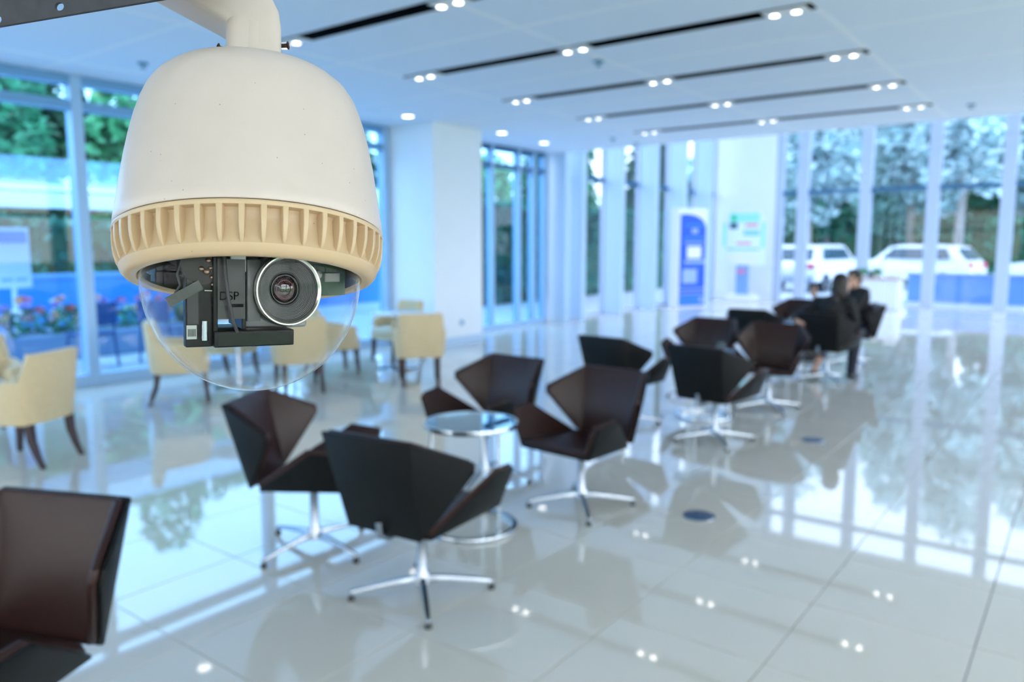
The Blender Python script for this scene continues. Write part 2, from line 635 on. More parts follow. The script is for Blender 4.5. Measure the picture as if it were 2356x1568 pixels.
def quadpanel(pts, faces, thick, inward):
    """folded sheet: faces share vertices; solid of given thickness grown along averaged normals"""
    P = [Vector(p) for p in pts]
    N = [Vector() for _ in P]
    for f in faces:
        n = (P[f[1]] - P[f[0]]).cross(P[f[2]] - P[f[0]]).normalized()
        for i in f:
            N[i] += n
    fn = [((P[f[1]] - P[f[0]]).cross(P[f[2]] - P[f[0]])).normalized() for f in faces]
    off = []
    for i, n in enumerate(N):
        n.normalize()
        c = min((n.dot(fn[k]) for k, f in enumerate(faces) if i in f), default=1)
        off.append(n * (thick / max(c, .5)))
    Q = [p + o_ * inward for p, o_ in zip(P, off)]
    n = len(P)
    F = [tuple(f) for f in faces] + [tuple(i + n for i in reversed(f)) for f in faces]
    ed = {}
    for f in faces:
        for k in range(len(f)):
            e = (f[k], f[(k + 1) % len(f)])
            ed[e] = 1
    for (a_, b_) in list(ed):
        if (b_, a_) not in ed:
            F.append((b_, a_, a_ + n, b_ + n))
    return P + Q, F


def mirror_x(h):
    return [(-x, y, z) for x, y, z in h]


# right-hand half outlines, chair faces +Y, inner side towards the sitter
BB, BT = (.200, -.262, .375), (.240, -.372, .815)
WO1, WO2 = (.368, -.105, .700), (.362, -.095, .655)
back_pts = [(-BB[0], *BB[1:]), BB, BT, (-BT[0], *BT[1:]), WO1, WO2, (-WO1[0], *WO1[1:]), (-WO2[0], *WO2[1:])]
back_faces = [(0, 1, 2, 3), (1, 5, 4, 2), (0, 3, 6, 7)]
SF, SR = (.248, .278, .385), (.208, -.205, .366)
A1, A2, A3 = (.322, .285, .578), (.342, .118, .595), (.330, .080, .568)
seat_pts = [(-SR[0], *SR[1:]), SR, SF, (-SF[0], *SF[1:]), A1, A2, A3, (-A1[0], *A1[1:]), (-A2[0], *A2[1:]), (-A3[0], *A3[1:])]
seat_faces = [(0, 1, 2, 3), (1, 6, 5, 4, 2), (0, 3, 7, 8, 9)]


def flipn(faces):
    return [tuple(reversed(f)) for f in faces]


def sheet_mesh(name, pts, faces, t0, t1, inward_dir, m, bevel, seg=2):
    # offset the sheet by t0 then thicken to t1, both along the inner normals
    P, F = quadpanel(pts, faces, 1.0, 1)
    n = len(pts)
    base = [Vector(p) for p in pts]
    nv = [P[n + i] - P[i] for i in range(n)]
    probe = nv[0].dot(Vector(inward_dir)) if nv else 1
    s_ = 1 if probe > 0 else -1
    A = [b + v * t0 * s_ for b, v in zip(base, nv)]
    B = [b + v * t1 * s_ for b, v in zip(base, nv)]
    return MB().add(A + B, F).mesh(name, m, bevel=bevel, bseg=seg, smooth=35)


def inset_pts(pts, k, faces):
    c = Vector((0, 0, 0))
    for p in pts:
        c += Vector(p)
    c /= len(pts)
    return [tuple(Vector(p) + (c - Vector(p)) * k) for p in pts]


CH['back_shell'] = sheet_mesh('chair_back_shell', back_pts, back_faces, 0, .014, (0, 1, 0), M_shell, .005)
CH['back_pad'] = sheet_mesh('chair_back_pad', inset_pts(back_pts, .012, back_faces), back_faces, .0145, .042, (0, 1, 0), M_leather, .012, 3)
CH['seat_shell'] = sheet_mesh('chair_seat_shell', seat_pts, seat_faces, 0, .014, (0, 0, 1), M_shell, .005)
CH['seat_pad'] = sheet_mesh('chair_seat_pad', inset_pts(seat_pts, .012, seat_faces), seat_faces, .0145, .046, (0, 0, 1), M_leather, .012, 3)
CH['column'] = MB().lathe([(.0, .055), (.040, .055), (.036, .10), (.023, .125), (.022, .335), (.03, .35), (.03, .366), (0, .366)], 24).mesh('chair_column', M_alu, smooth=40)
CH['plate'] = MB().span(-.13, .13, -.12, .12, .355, .368).mesh('chair_plate', M_shell, bevel=.004)
CH['bracket'] = MB().tube([(0, -.10, .358), (0, -.23, .350), (0, -.284, .372), (0, -.292, .44)], .014, 8).mesh('chair_bracket', M_alu, smooth=40)
lg = MB()
for k, (r_, z, w, h_) in enumerate([(.02, .095, .019, .030), (.12, .084, .016, .024), (.24, .064, .013, .018), (.315, .050, .011, .014), (.328, .040, .011, .012), (.330, .022, .009, .006)]):
    if k == 0:
        ringp = None
    pts = [Vector((r_, -w, z - h_)), Vector((r_, w, z - h_)), Vector((r_, w * .7, z)), Vector((r_, -w * .7, z))]
    if k >= 4:
        pts = [Vector((r_ + (.004 if q in (2, 3) else -.018), p.y, .022 if k == 5 else (.034 if q < 2 else z))) for q, p in enumerate(pts)]
    lg.v += [tuple(p) for p in pts]
    if k:
        o_ = (k - 1) * 4
        for q in range(4):
            lg.f.append((o_ + q, o_ + (q + 1) % 4, o_ + 4 + (q + 1) % 4, o_ + 4 + q))
            lg.mi.append(0)
lg.f += [(3, 2, 1, 0), (20, 21, 22, 23)]
lg.mi += [0, 0]
CH['leg'] = lg.mesh('chair_leg', M_alu, smooth=40, bevel=.002)
CH['glide'] = MB().lathe([(0, 0), (.016, 0), (.016, .012), (.008, .026), (0, .026)], 14, (.322, 0, 0)).mesh('chair_glide', M_glide, smooth=40)


def lounge_chair(x, y, face_deg, base_deg, label):
    """face_deg: direction the sitter looks, degrees counter-clockwise from +Y"""
    t = empty('lounge_chair', (x, y, 0), math.radians(face_deg))
    tag(t, label, 'chair', 'brown and black lounge chairs')
    for n_ in ('seat_shell', 'back_shell', 'column', 'plate', 'bracket'):
        o_ = link({'plate': 'mounting_plate', 'bracket': 'back_bracket'}.get(n_, n_), CH[n_], t)
    for o_ in list(t.children):
        if o_.name.startswith('seat_shell'):
            link('seat_pad', CH['seat_pad'], o_)
        if o_.name.startswith('back_shell'):
            link('back_pad', CH['back_pad'], o_)
    for k in range(4):
        l_ = link('leg', CH['leg'], t)
        l_.rotation_euler = (0, 0, math.radians(base_deg - face_deg + 90 * k))
        link('glide', CH['glide'], l_)
    return t


lounge_chair(-2.43, .71, 204, 30, 'brown leather lounge chair cut off by the lower left corner of the photo')
lounge_chair(-3.21, 2.51, -58, 0, 'lounge chair turned sideways with brown seat, directly below the dome camera')
lounge_chair(-2.37, 2.45, 6, 48, 'black-backed lounge chair seen from behind, nearest to the round glass table')
lounge_chair(-3.25, 3.98, 178, 20, 'brown lounge chair behind the near round glass table')
lounge_chair(-2.43, 3.92, 176, 40, 'brown lounge chair facing the camera, right of the near glass table')
lounge_chair(-3.30, 6.02, -6, 35, 'black-backed lounge chair partly hidden by the brown chair right of the near table')
lounge_chair(-2.40, 5.92, -6, 40, 'black-backed lounge chair in front of the second glass table')
lounge_chair(-3.24, 7.55, 180, 30, 'brown lounge chair behind the second glass table')
lounge_chair(-2.47, 7.42, 190, 45, 'brown lounge chair facing the camera, right of the second glass table')
lounge_chair(-3.36, 9.55, 0, 20, 'black-backed lounge chair left of the two seated people')
lounge_chair(-2.47, 9.45, -6, 40, 'black-backed lounge chair in which the person with long dark hair sits')
lounge_chair(-3.38, 11.1, 176, 25, 'empty brown lounge chair behind the black chair left of the seated people')
lounge_chair(-2.58, 10.95, 118, 50, 'brown lounge chair in which the person seated farther away sits')


def glass_table(x, y, rz, label):
    t = empty('glass_side_table', (x, y, 0), math.radians(rz))
    tag(t, label, 'table', 'round glass side tables')
    rt = .265
    MB().lathe([(0, .603), (rt - .012, .603), (rt - .012, .612), (0, .612)], 64).build('glass_top', G_top, t, smooth=40)
    MB().lathe([(rt - .012, .592), (rt, .592), (rt + .003, .604), (rt, .616), (rt - .012, .614)], 64, close=True).build('rim', M_chrome, t, smooth=50)
    MB().lathe([(rt - .03, .004), (rt - .004, .004), (rt, .012), (rt - .004, .024), (rt - .03, .024)], 64, close=True).build('base_ring', M_chrome, t, smooth=50)
    for k in range(3):
        a_ = math.radians(120 * k)
        px_, py_ = .225 * math.cos(a_), .225 * math.sin(a_)
        MB().tube([(px_, py_, .02), (px_, py_, .60)], .011, 14).build('post', M_chrome, t, smooth=50)
    return t


glass_table(-2.74, 3.24, -8, 'round glass side table with chrome ring base between the four nearest lounge chairs')
glass_table(-2.84, 6.74, 15, 'round glass side table behind the black lounge chair in the middle')
glass_table(-2.95, 10.15, 40, 'round glass side table between the chairs of the seated people')
# small things on the second table
t = empty('glass_tumbler', (-2.72, 6.80, .613))
MB().lathe([(0, 0), (.030, 0), (.036, .09), (.033, .09), (.028, .006), (0, .006)], 24).build('tumbler_body', G_clear, t, smooth=40)
tag(t, 'clear drinking glass on the second glass table', 'glass')
t = MB().span(-.105, .105, -.075, .075, 0, .006).build('magazine', mat('paper', (.85, .88, .90), .5), bevel=.001)
t.location = (-2.93, 6.70, .617)
t.rotation_euler = (0, 0, .4)
tag(t, 'white leaflet lying on the second glass table', 'magazine')

# floor sockets
fs = None
for x, y, lb in [(-1.777, 4.19, 'nearer, beside the brown chair right of the table'), (-1.76, 6.44, 'farther, beside the second group of chairs')]:
    t = empty('floor_socket', (x, y, .0))
    M_sock = mat('socket_metal', (.05, .10, .20), .4, metal=.3)
    MB().lathe([(0, 0), (.085, 0), (.085, .002), (.080, .0045), (0, .0045)], 40).build('lid', M_sock, t, smooth=40)
    MB().lathe([(.086, 0), (.094, 0), (.092, .004), (.086, .004)], 40, close=True).build('ring', M_alu, t, smooth=40)
    tag(t, 'dark round floor socket, ' + lb, 'socket', 'floor sockets in the aisle')

# ------------------------------------------------------------------ cream armchairs and dining tables
def armchair_meshes():
    out = {}
    # barrel wall: plan polyline from front right arm round the back to front left arm; height varies
    n = 33
    inner, outer, top = [], [], []
    for k in range(n):
        t_ = k / (n - 1)
        a_ = math.radians(-62 + 304 * t_)          # angle, 90 = back
        # superellipse plan
        c, s_ = math.cos(a_), math.sin(a_)
        e = .62
        x = math.copysign(abs(c) ** e, c)
        y = math.copysign(abs(s_) ** e, s_)
        flare = 1.0
        outer.append((.305 * x, -.29 * y))
        inner.append((.235 * x, -.215 * y))
        d = abs(a_ - math.pi / 2)
        d = math.degrees(d)
        # full height over the back, a step down to the arms
        u = min(1, max(0, (d - 40) / 14))
        u = u * u * (3 - 2 * u)
        top.append(.83 * (1 - u) + .635 * u - max(0, (d - 75)) * .0006)
    V, F = [], []
    for k in range(n):
        fl_ = 1 + .10 * max(0, (top[k] - .64) / .2)
        ox_, oy_ = outer[k]
        ix_, iy_ = inner[k]
        V += [(ox_ * .93, oy_ * .93, .325), (ox_, oy_, .50), (ox_ * fl_, oy_ * fl_, top[k] - .02), (ox_ * fl_ * .97, oy_ * fl_ * .97, top[k]),
              (ix_ * fl_ * 1.05, iy_ * fl_ * 1.06, top[k]), (ix_ * fl_, iy_ * fl_, top[k] - .02), (ix_, iy_, .43), (ix_ * .95, iy_ * .95, .325)]
    for k in range(n - 1):
        for q in range(8):
            F.append((k * 8 + q, k * 8 + (q + 1) % 8, (k + 1) * 8 + (q + 1) % 8, (k + 1) * 8 + q))
    F.append(tuple(range(8)))
    F.append(tuple((n - 1) * 8 + q for q in range(7, -1, -1)))
    out['shell'] = MB().add(V, F).mesh('armchair_shell', M_cream, smooth=45)
    pl_ = rounded([(-.255, -.225), (.255, -.225), (.265, .285), (-.265, .285)], .07, 5)
    out['base'] = MB().prism(pl_, .315, .405).mesh('armchair_seat_base', M_cream, bevel=.015, smooth=40)
    pl2 = rounded([(-.225, -.205), (.225, -.205), (.225, .30), (-.225, .30)], .05, 5)
    out['cushion'] = MB().prism(pl2, .406, .478).mesh('armchair_cushion', M_creamseat, bevel=.022, bseg=3, smooth=50)
    for nm, sy in (('front', 1), ('rear', -1)):
        pts = [(0, 0, .33), (0, sy * .012, .20), (0, sy * (.02 if sy > 0 else .045), .10), (0, sy * (.03 if sy > 0 else .09), 0)]
        m_ = MB()
        w = [.027, .024, .020, .016]
        for k, (p, w_) in enumerate(zip(pts, w)):
            m_.v += [(p[0] - w_, p[1] - w_, p[2]), (p[0] + w_, p[1] - w_, p[2]), (p[0] + w_, p[1] + w_, p[2]), (p[0] - w_, p[1] + w_, p[2])]
            if k:
                for q in range(4):
                    m_.f.append(((k - 1) * 4 + q, (k - 1) * 4 + (q + 1) % 4, k * 4 + (q + 1) % 4, k * 4 + q))
                    m_.mi.append(0)
        m_.f += [(0, 1, 2, 3), (15, 14, 13, 12)]
        m_.mi += [0, 0]
        out[nm] = m_.mesh('armchair_leg', M_dwood, bevel=.003)
    return out


AC = armchair_meshes()


def armchair(x, y, face_deg, label):
    t = empty('armchair', (x, y, 0), math.radians(face_deg))
    tag(t, label, 'armchair', 'cream upholstered armchairs')
    link('seat_base', AC['base'], t)
    link('backrest', AC['shell'], t)
    link('seat_cushion', AC['cushion'], t)
    for sx in (-1, 1):
        link('leg', AC['front'], t, (sx * .215, .235, 0))
        link('leg', AC['rear'], t, (sx * .195, -.20, 0))
    return t


armchair(-6.28, 2.30, 118, 'cream armchair with dark legs cut by the left edge of the photo')
armchair(-7.30, 2.35, -100, 'cream armchair of which only a corner shows at the left edge of the photo')
armchair(-7.45, 4.18, -30, 'cream armchair with its side towards the camera, behind the left of the clear dome')
armchair(-6.95, 5.30, 62, 'cream armchair seen through the right half of the clear dome')
armchair(-8.25, 5.30, -150, 'cream armchair facing the camera, seen through the lower middle of the clear dome')
armchair(-7.55, 6.25, -20, 'cream armchair just right of the clear dome, half hidden by it')
armchair(-6.22, 6.44, 48, 'cream armchair with its back turned, in front of the white pillar')
armchair(-7.66, 7.50, 175, 'cream armchair beside the pillar, facing the small white table')


def cafe_table(x, y, label):
    t = empty('cafe_table', (x, y, 0))
    tag(t, label, 'table', 'round cafe tables')
    MB().lathe([(0, .715), (.33, .715), (.35, .722), (.35, .738), (.345, .742), (0, .742)], 56).build('table_top', mat('frosted_top', (.72, .84, .93), .15), t, smooth=40)
    MB().lathe([(.028, .03), (.026, .06), (.026, .69), (.06, .712), (0, .712), (0, .03)], 28, close=True).build('pole', M_chrome, t, smooth=40)
    MB().lathe([(0, 0.002), (.27, 0.002), (.275, .010), (.25, .018), (.06, .03), (0, .03)], 56).build('base', M_chrome, t, smooth=40)
    return t


cafe_table(-7.12, 6.98, 'round cafe table with chrome foot between two cream armchairs by the pillar')
cafe_table(-7.62, 4.98, 'round cafe table behind the bottom of the clear dome')

# ------------------------------------------------------------------ totem, poster stand, promotion table
M_totw = mat('totem_white', (.86, .88, .92), .35)
M_blue = mat('totem_blue', (.008, .10, .62), .35)
M_blue2 = mat('totem_mid_blue', (.03, .22, .75), .35)
M_pale = mat('totem_pale', (.35, .48, .82), .4)
t = empty('totem_sign', (-8.42, 18.05, 0), math.radians(-24))
tag(t, 'tall white totem with a blue information panel, beside the fins', 'sign')
MB().span(-.30, 0, -.02, .95, 0.001, 2.50).build('cabinet', M_totw, t, bevel=.01)
pl_ = [(.05, .05), (.90, .05), (.90, 2.05), (.80, 2.20), (.62, 2.30), (.40, 2.35), (.20, 2.36), (.05, 2.34)]
Mx = Matrix(((0, 0, 1, 0), (1, 0, 0, 0), (0, 1, 0, 0), (0, 0, 0, 1)))
pn = MB().prism(pl_, 0.0, .012, Mx).build('panel', M_blue, t)
for nm, y0_, y1_, z0_, z1_, mm in [('headline', .2, .85, 2.06, 2.11, M_blue2), ('emblem', .42, .62, 1.88, 2.0, M_pale), ('caption', .18, .88, 1.74, 1.79, M_blue2),
                                   ('caption', .2, .8, 1.62, 1.66, M_pale), ('picture', .28, .74, 1.25, 1.55, M_totw), ('picture_edge', .2, .9, 1.12, 1.2, M_pale),
                                   ('text_block', .15, .62, .62, .98, M_pale), ('stripe', .05, .88, .46, .49, M_pale), ('stripe', .05, .88, .34, .37, M_pale),
                                   ('lower_field', .05, .88, .06, .30, M_blue2), ('logo', .72, .84, .14, .24, M_totw)]:
    MB().span(.012, .0145, y0_, y1_, z0_, z1_).build(nm, mm, pn)

t = empty('poster_stand', (-7.98, 21.35, 0))
tag(t, 'white poster stand with a pale green notice in front of the white wall', 'sign')
poly = rounded([(-.62, 1.02), (.62, 1.02), (.62, 2.25), (.42, 2.50), (-.42, 2.50), (-.62, 2.25)], .08, 4)
My = Matrix(((1, 0, 0, 0), (0, 0, -1, 0), (0, 1, 0, 0), (0, 0, 0, 1)))
bd = MB().prism(poly, 0, .04, My).build('board', mat('poster_white', (.82, .92, .95), .4), t)
M_mint = mat('poster_mint', (.35, .86, .80), .4)
M_green = mat('poster_green', (.05, .65, .30), .4)
M_red = mat('poster_red', (.85, .25, .25), .4)
M_sky = mat('poster_blue', (.30, .68, .95), .4)
M_dk = mat('poster_dark', (.02, .10, .16), .4)


def fl_(nm, x0_, x1_, z0_, z1_, mm, par, yo=-.0425):
    return MB().span(x0_, x1_, yo, -.04, z0_, z1_).build(nm, mm, par)


fl_('header_field', -.42, .44, 2.22, 2.46, M_mint, bd)
fl_('side_field', -.60, -.50, 1.55, 2.2, M_mint, bd)
fl_('side_field', .50, .60, 1.5, 2.2, M_mint, bd)
fl_('figure_top', -.36, -.22, 2.24, 2.44, M_green, bd, -.045)
fl_('figure_body', -.40, -.18, 2.04, 2.2, M_dk, bd, -.045)
fl_('text_line', .05, .40, 2.10, 2.17, M_red, bd, -.045)
fl_('banner_field', 0.0, .45, 1.84, 2.0, M_sky, bd, -.045)
fl_('text_line', -.2, .22, 1.60, 1.66, M_red, bd, -.045)
fl_('text_line', -.48, .46, 1.44, 1.50, M_sky, bd, -.045)
MB().lathe([(0, 0), (.5, 0), (.5, .012), (0, .012)], 40, (0, -.041, 1.20), Matrix(((1, 0, 0), (0, 0, -1), (0, .40, 0)))).build('oval_field', M_totw, bd)
MB().span(-.16, .16, -.10, .08, .20, 1.02).build('post', mat('post_blue', (.22, .40, .72), .4), t, bevel=.01)
fl_('tag', -.10, .12, .80, .90, mat('tag_pink', (.8, .25, .45), .4), t, -.1025).location = (0, -.062, 0)
MB().span(-.42, .42, -.28, .22, 0.001, .20).build('foot', M_totw, t, bevel=.02)

t = empty('promotion_table', (-4.36, 21.0, 0))
tag(t, 'table with a pleated white skirt in front of the far glazing', 'table')
MB().span(-.54, .54, -.32, .32, .74, .765).build('table_top', mat('table_tan', (.45, .25, .14), .5), t, bevel=.004)
V, F = [], []
peri = []
nn = 120
for k in range(nn):
    d = k / nn * (1.04 + .60) * 2
    if d < 1.04:
        p, q = (-.52 + d, -.30), (0, -1)
    elif d < 1.64:
        p, q = (.52, -.30 + d - 1.04), (1, 0)
    elif d < 2.68:
        p, q = (.52 - (d - 1.64), .30), (0, 1)
    else:
        p, q = (-.52, .30 - (d - 2.68)), (-1, 0)
    w = .012 * math.sin(k * math.pi / 1.5)
    peri.append((p[0] + q[0] * w, p[1] + q[1] * w))
for p in peri:
    V += [(p[0], p[1], .01), (p[0] * .985, p[1] * .985, .74)]
for k in range(nn):
    F.append((k * 2, ((k + 1) % nn) * 2, ((k + 1) % nn) * 2 + 1, k * 2 + 1))
MB().add(V, F).build('skirt', mat('skirt_cloth', (.82, .86, .93), .8), t)
t = MB().span(-.14, .14, -.10, .10, 0, .11).build('box', M_totw, bevel=.005)
t.location = (-4.02, 20.95, .767)
tag(t, 'white box on the skirted table', 'box')


def leaves(center, rad, n, size, rnd, squash=1.0, clumps=1, V=None, F=None):
    V = [] if V is None else V
    F = [] if F is None else F
    cs = []
    for _ in range(clumps):
        while True:
            p = Vector((rnd.uniform(-1, 1), rnd.uniform(-1, 1), rnd.uniform(-1, 1)))
            if p.length < 1:
                break
        cs.append((Vector((p.x * rad[0], p.y * rad[1], p.z * rad[2])) * (.72 if clumps > 1 else 0), rnd.uniform(.28, .5) if clumps > 1 else 1.))
    for k in range(n):
        c, s_ = cs[k % len(cs)]
        d = Vector((rnd.gauss(0, 1), rnd.gauss(0, 1), rnd.gauss(0, 1))).normalized() * (rnd.uniform(.55, 1) ** .5)
        p = Vector(center) + c + Vector((d.x * rad[0] * s_, d.y * rad[1] * s_, d.z * rad[2] * s_))
        a = Vector((rnd.gauss(0, 1), rnd.gauss(0, 1), rnd.gauss(0, .6))).normalized()
        b = a.cross(Vector((rnd.gauss(0, 1), rnd.gauss(0, 1), rnd.gauss(0, 1)))).normalized()
        sz = size * rnd.uniform(.6, 1.3)
        i = len(V)
        V += [p - a * sz, p + b * sz * .45, p + a * sz, p - b * sz * .45]
        F.append((i, i + 1, i + 2, i + 3))
    return V, F


def leafmat(name, col):
    m = mat(name, col, .55, noise=.45, nscale=1.1)
    return m


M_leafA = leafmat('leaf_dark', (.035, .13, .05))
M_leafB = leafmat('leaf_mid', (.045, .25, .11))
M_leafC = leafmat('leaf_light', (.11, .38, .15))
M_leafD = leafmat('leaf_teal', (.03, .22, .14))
M_leafE = leafmat('leaf_haze_pale', (.42, .67, .64))  # bright outdoor haze painted into the leaf colour of far trees
M_leafF = leafmat('leaf_haze_blue', (.48, .67, .71))  # bluer leaf colour with the same haze painted in
M_bark = mat('bark', (.13, .11, .09), .9, noise=.3, nscale=6)
M_palebark = mat('pale_bark', (.36, .34, .32), .9, noise=.2, nscale=5)
rp = random.Random(4)
for x, lb in [(-4.74, 'left end'), (-4.40, 'middle')]:
    t = empty('potted_plant', (x, 21.0, .767))
    MB().lathe([(0, 0), (.05, 0), (.065, .09), (.058, .09), (.05, .08), (0, .08)], 20).build('pot', M_totw, t, smooth=40)
    V, F = leaves((0, 0, .15), (.13, .11, .09), 160, .04, rp)
    MB().add(V, F).build('foliage', M_leafC, t)
    tag(t, 'small leafy potted plant on the %s of the skirted table' % lb, 'plant', 'plants on the skirted table')

# ------------------------------------------------------------------ people
M_skin = mat('skin', (.62, .36, .26), .5)
M_hair = mat('black_hair', (.012, .008, .008), .45)
M_cloth = mat('black_clothing', (.008, .009, .012), .8)
M_shirt = mat('dark_navy_clothing', (.012, .016, .03), .8)
M_shoe = mat('black_shoe', (.008, .008, .009), .35)


def limb(m_, a, b, ra, rb, n=12):
    a, b = Vector(a), Vector(b)
    m_.ball(a, ra, 12, 8)
    m_.ball(b, rb, 12, 8)
    m_.tube([a, b], [ra, rb], n)


def hand(m_, wrist, dirv, palm_n, side):
    """palm, four curled fingers of different lengths and a thumb from the side of the palm"""
    w = Vector(wrist)
    d = Vector(dirv).normalized()
    n = Vector(palm_n)
    n = (n - d * n.dot(d)).normalized()
    s = d.cross(n) * side
    limb(m_, w, w + d * .03, .024, .026)
    for k, (off, L) in enumerate([(-.030, .062), (-.010, .074), (.010, .078), (.030, .068)]):
        k0 = w + d * .02 + s * off * .7
        k1 = w + d * .085 + s * off
        limb(m_, k0, k1, .014, .0115, 8)
        k2 = k1 + d * L * .5 + n * .010
        k3 = k2 + d * L * .35 + n * .024
        limb(m_, k1, k2, .0105, .0095, 8)
        limb(m_, k2, k3, .0095, .0085, 8)
    t0 = w + d * .025 + s * .028
    t1 = t0 + d * .03 + s * .030 + n * .012
    t2 = t1 + d * .032 + s * .008 + n * .012
    limb(m_, t0, t1, .0135, .012, 8)
    limb(m_, t1, t2, .011, .0095, 8)


def head(m_, c, yaw, pitch=0.):
    M3 = (Matrix.Rotation(yaw, 3, 'Z') @ Matrix.Rotation(pitch, 3, 'X'))
    c = Vector(c)

    def P(x, y, z):
        return c + M3 @ Vector((x, y, z))
    m_.ball(P(0, -.010, .020), (.074, .092, .098), 18, 12, M3)
    m_.ball(P(0, .022, -.035), (.060, .066, .080), 16, 10, M3)
    m_.ball(P(0, .055, -.085), (.028, .026, .024), 10, 8, M3)          # chin
    limb(m_, P(0, .086, .012), P(0, .104, -.022), .009, .014, 8)          # nose
    m_.ball(P(0, .088, -.054), (.024, .010, .009), 10, 6, M3)           # mouth
    for s_ in (-1, 1):
        m_.ball(P(s_ * .076, -.012, -.005), (.010, .022, .034), 10, 6, M3)  # ears
        m_.ball(P(s_ * .031, .080, .022), (.020, .012, .010), 10, 6, M3)    # brow
    return P, M3


def person(name, label, x, y, rz, J, yaw, hair_long, sleeve_to_wrist=True, bare=(), pitch=0., hands=None):
    t = empty(name, (x, y, 0), math.radians(rz))
    tag(t, label, 'person')
    b = MB()
    P, M3 = head(b, J['head'], math.radians(yaw), pitch)
    limb(b, J['neck'], Vector(J['head']) + Vector((0, -.01, -.04)), .052, .050)
    limb(b, J['hip'], J['waist'], .145, .120)
    limb(b, J['waist'], J['chest'], .120, .135)
    limb(b, J['shL'], J['shR'], .062, .062)
    limb(b, J['chest'], J['neck'], .125, .055)
    c = MB()
    limb(c, J['hip'], J['waist'], .160, .134)
    limb(c, J['waist'], J['chest'], .134, .150)
    limb(c, J['shL'], J['shR'], .074, .074)
    limb(c, J['chest'], Vector(J['neck']) - Vector((0, 0, .03)), .138, .066)
    tr = MB()
    tr.ball(J['hip'], (.175, .160, .130))
    for s_ in 'LR':
        sh, el, wr = J['sh' + s_], J['el' + s_], J['wr' + s_]
        limb(b, sh, el, .050, .040)
        limb(b, el, wr, .040, .026)
        limb(c, sh, el, .064, .052)
        limb(c, el, Vector(wr) + (Vector(el) - Vector(wr)) * .10, .052, .040)
        d, n = (hands or {}).get(s_, ((Vector(wr) - Vector(el)), (0, 0, -1)))
        hand(b, wr, d, n, 1 if s_ == 'L' else -1)
        hp, kn, an = J['hp' + s_], J['kn' + s_], J['an' + s_]
        limb(b, hp, kn, .080, .055)
        limb(b, kn, an, .054, .036)
        limb(tr, hp, kn, .095, .070)
        cut = .45 if s_ in bare else .04
        limb(tr, kn, Vector(an) + (Vector(kn) - Vector(an)) * cut, .070, .055)
        toe = Vector(J['to' + s_])
        limb(b, Vector(an) - Vector((0, 0, .02)), toe, .034, .026)
        sh_ = MB()
        a0 = Vector(an) - Vector((0, 0, .035))
        dd = (toe - a0)
        limb(sh_, a0 - dd.normalized() * .03, a0 + dd * .5, .040, .043)
        limb(sh_, a0 + dd * .5, toe + dd * .12, .043, .034)
        sh_.build('shoe', M_shoe, t, remesh=.010, smooth=60)
    b.build('body', M_skin, t, remesh=.008, smooth=60)
    c.build('top', M_cloth, t, remesh=.013, smooth=60)
    tr.build('trousers', M_shirt, t, remesh=.013, smooth=60)
    h_ = MB()
    h_.ball(P(0, -.024, .034), (.088, .096, .100), 18, 12, M3)
    if hair_long:
        h_.ball(P(0, -.075, -.06), (.082, .050, .14), 16, 10, M3)
        h_.ball(P(0, -.085, -.18), (.070, .045, .12), 16, 10, M3)
        for s_ in (-1, 1):
            h_.ball(P(s_ * .072, -.02, -.06), (.025, .05, .12), 12, 8, M3)
    else:
        h_.ball(P(0, -.055, -.02), (.086, .062, .095), 16, 10, M3)
        h_.ball(P(0, .055, .088), (.070, .040, .030), 12, 8, M3)
    h_.build('hair', M_hair, t, remesh=.009, smooth=60)
    return t, P, M3


JA = dict(head=(.15, -.10, 1.15), neck=(.11, -.13, 1.005), hip=(0, -.07, .54), waist=(.03, -.12, .71), chest=(.07, -.13, .88),
          shL=(-.10, -.13, .93), shR=(.24, -.11, .95), elL=(-.34, -.22, .745), wrL=(-.24, -.40, .725), elR=(.27, .05, .70), wrR=(.10, .22, .66),
          hpL=(-.09, -.02, .50), hpR=(.09, -.02, .50), knL=(-.15, .36, .47), knR=(.15, .38, .47), anL=(-.20, .04, .09), anR=(.20, .16, .09),
          toL=(-.20, .18, .045), toR=(.22, .30, .045))
person('person', 'person in black with long dark hair, seated with back to the camera', -2.45, 9.45, -8, JA, -35, True, bare=('L',),
       hands={'L': ((.6, -.5, -.1), (0, 0, -1)), 'R': ((-.6, .6, 0), (0, 0, -1))})
JB = dict(head=(0, -.04, 1.15), neck=(0, -.09, 1.01), hip=(0, -.07, .53), waist=(0, -.12, .72), chest=(0, -.12, .90),
          shL=(-.18, -.11, .97), shR=(.18, -.11, .97), elL=(-.26, .06, .74), wrL=(-.10, .17, .93), elR=(.38, .16, .70), wrR=(.42, .30, .88),
          hpL=(-.09, -.02, .50), hpR=(.09, -.02, .50), knL=(-.06, .40, .56), knR=(.12, .40, .47), anL=(-.16, .52, .22), anR=(.16, .36, .09),
          toL=(-.18, .66, .15), toR=(.18, .50, .045))
pb, P, M3 = person('person', 'person in dark clothes with short dark hair and hand at the chin, seated farther away', -2.61, 10.92, 128, JB, 25, False,
                   hands={'L': ((.3, -.1, .9), (1, -.3, 0)), 'R': ((-.1, .1, .9), (-1, 0, 0))})
gm = MB()
for s_ in (-1, 1):
    ring = [P(s_ * .031 + .024 * math.cos(a_ * math.pi / 8), .100, .004 + .018 * math.sin(a_ * math.pi / 8)) for a_ in range(17)]
    gm.tube(ring, .003, 6)
    gm.tube([P(s_ * .055, .098, .006), P(s_ * .078, .0, .006)], .003, 6)
gm.tube([P(-.008, .102, .006), P(.008, .102, .006)], .003, 6)
gm.build('glasses', M_black, pb)

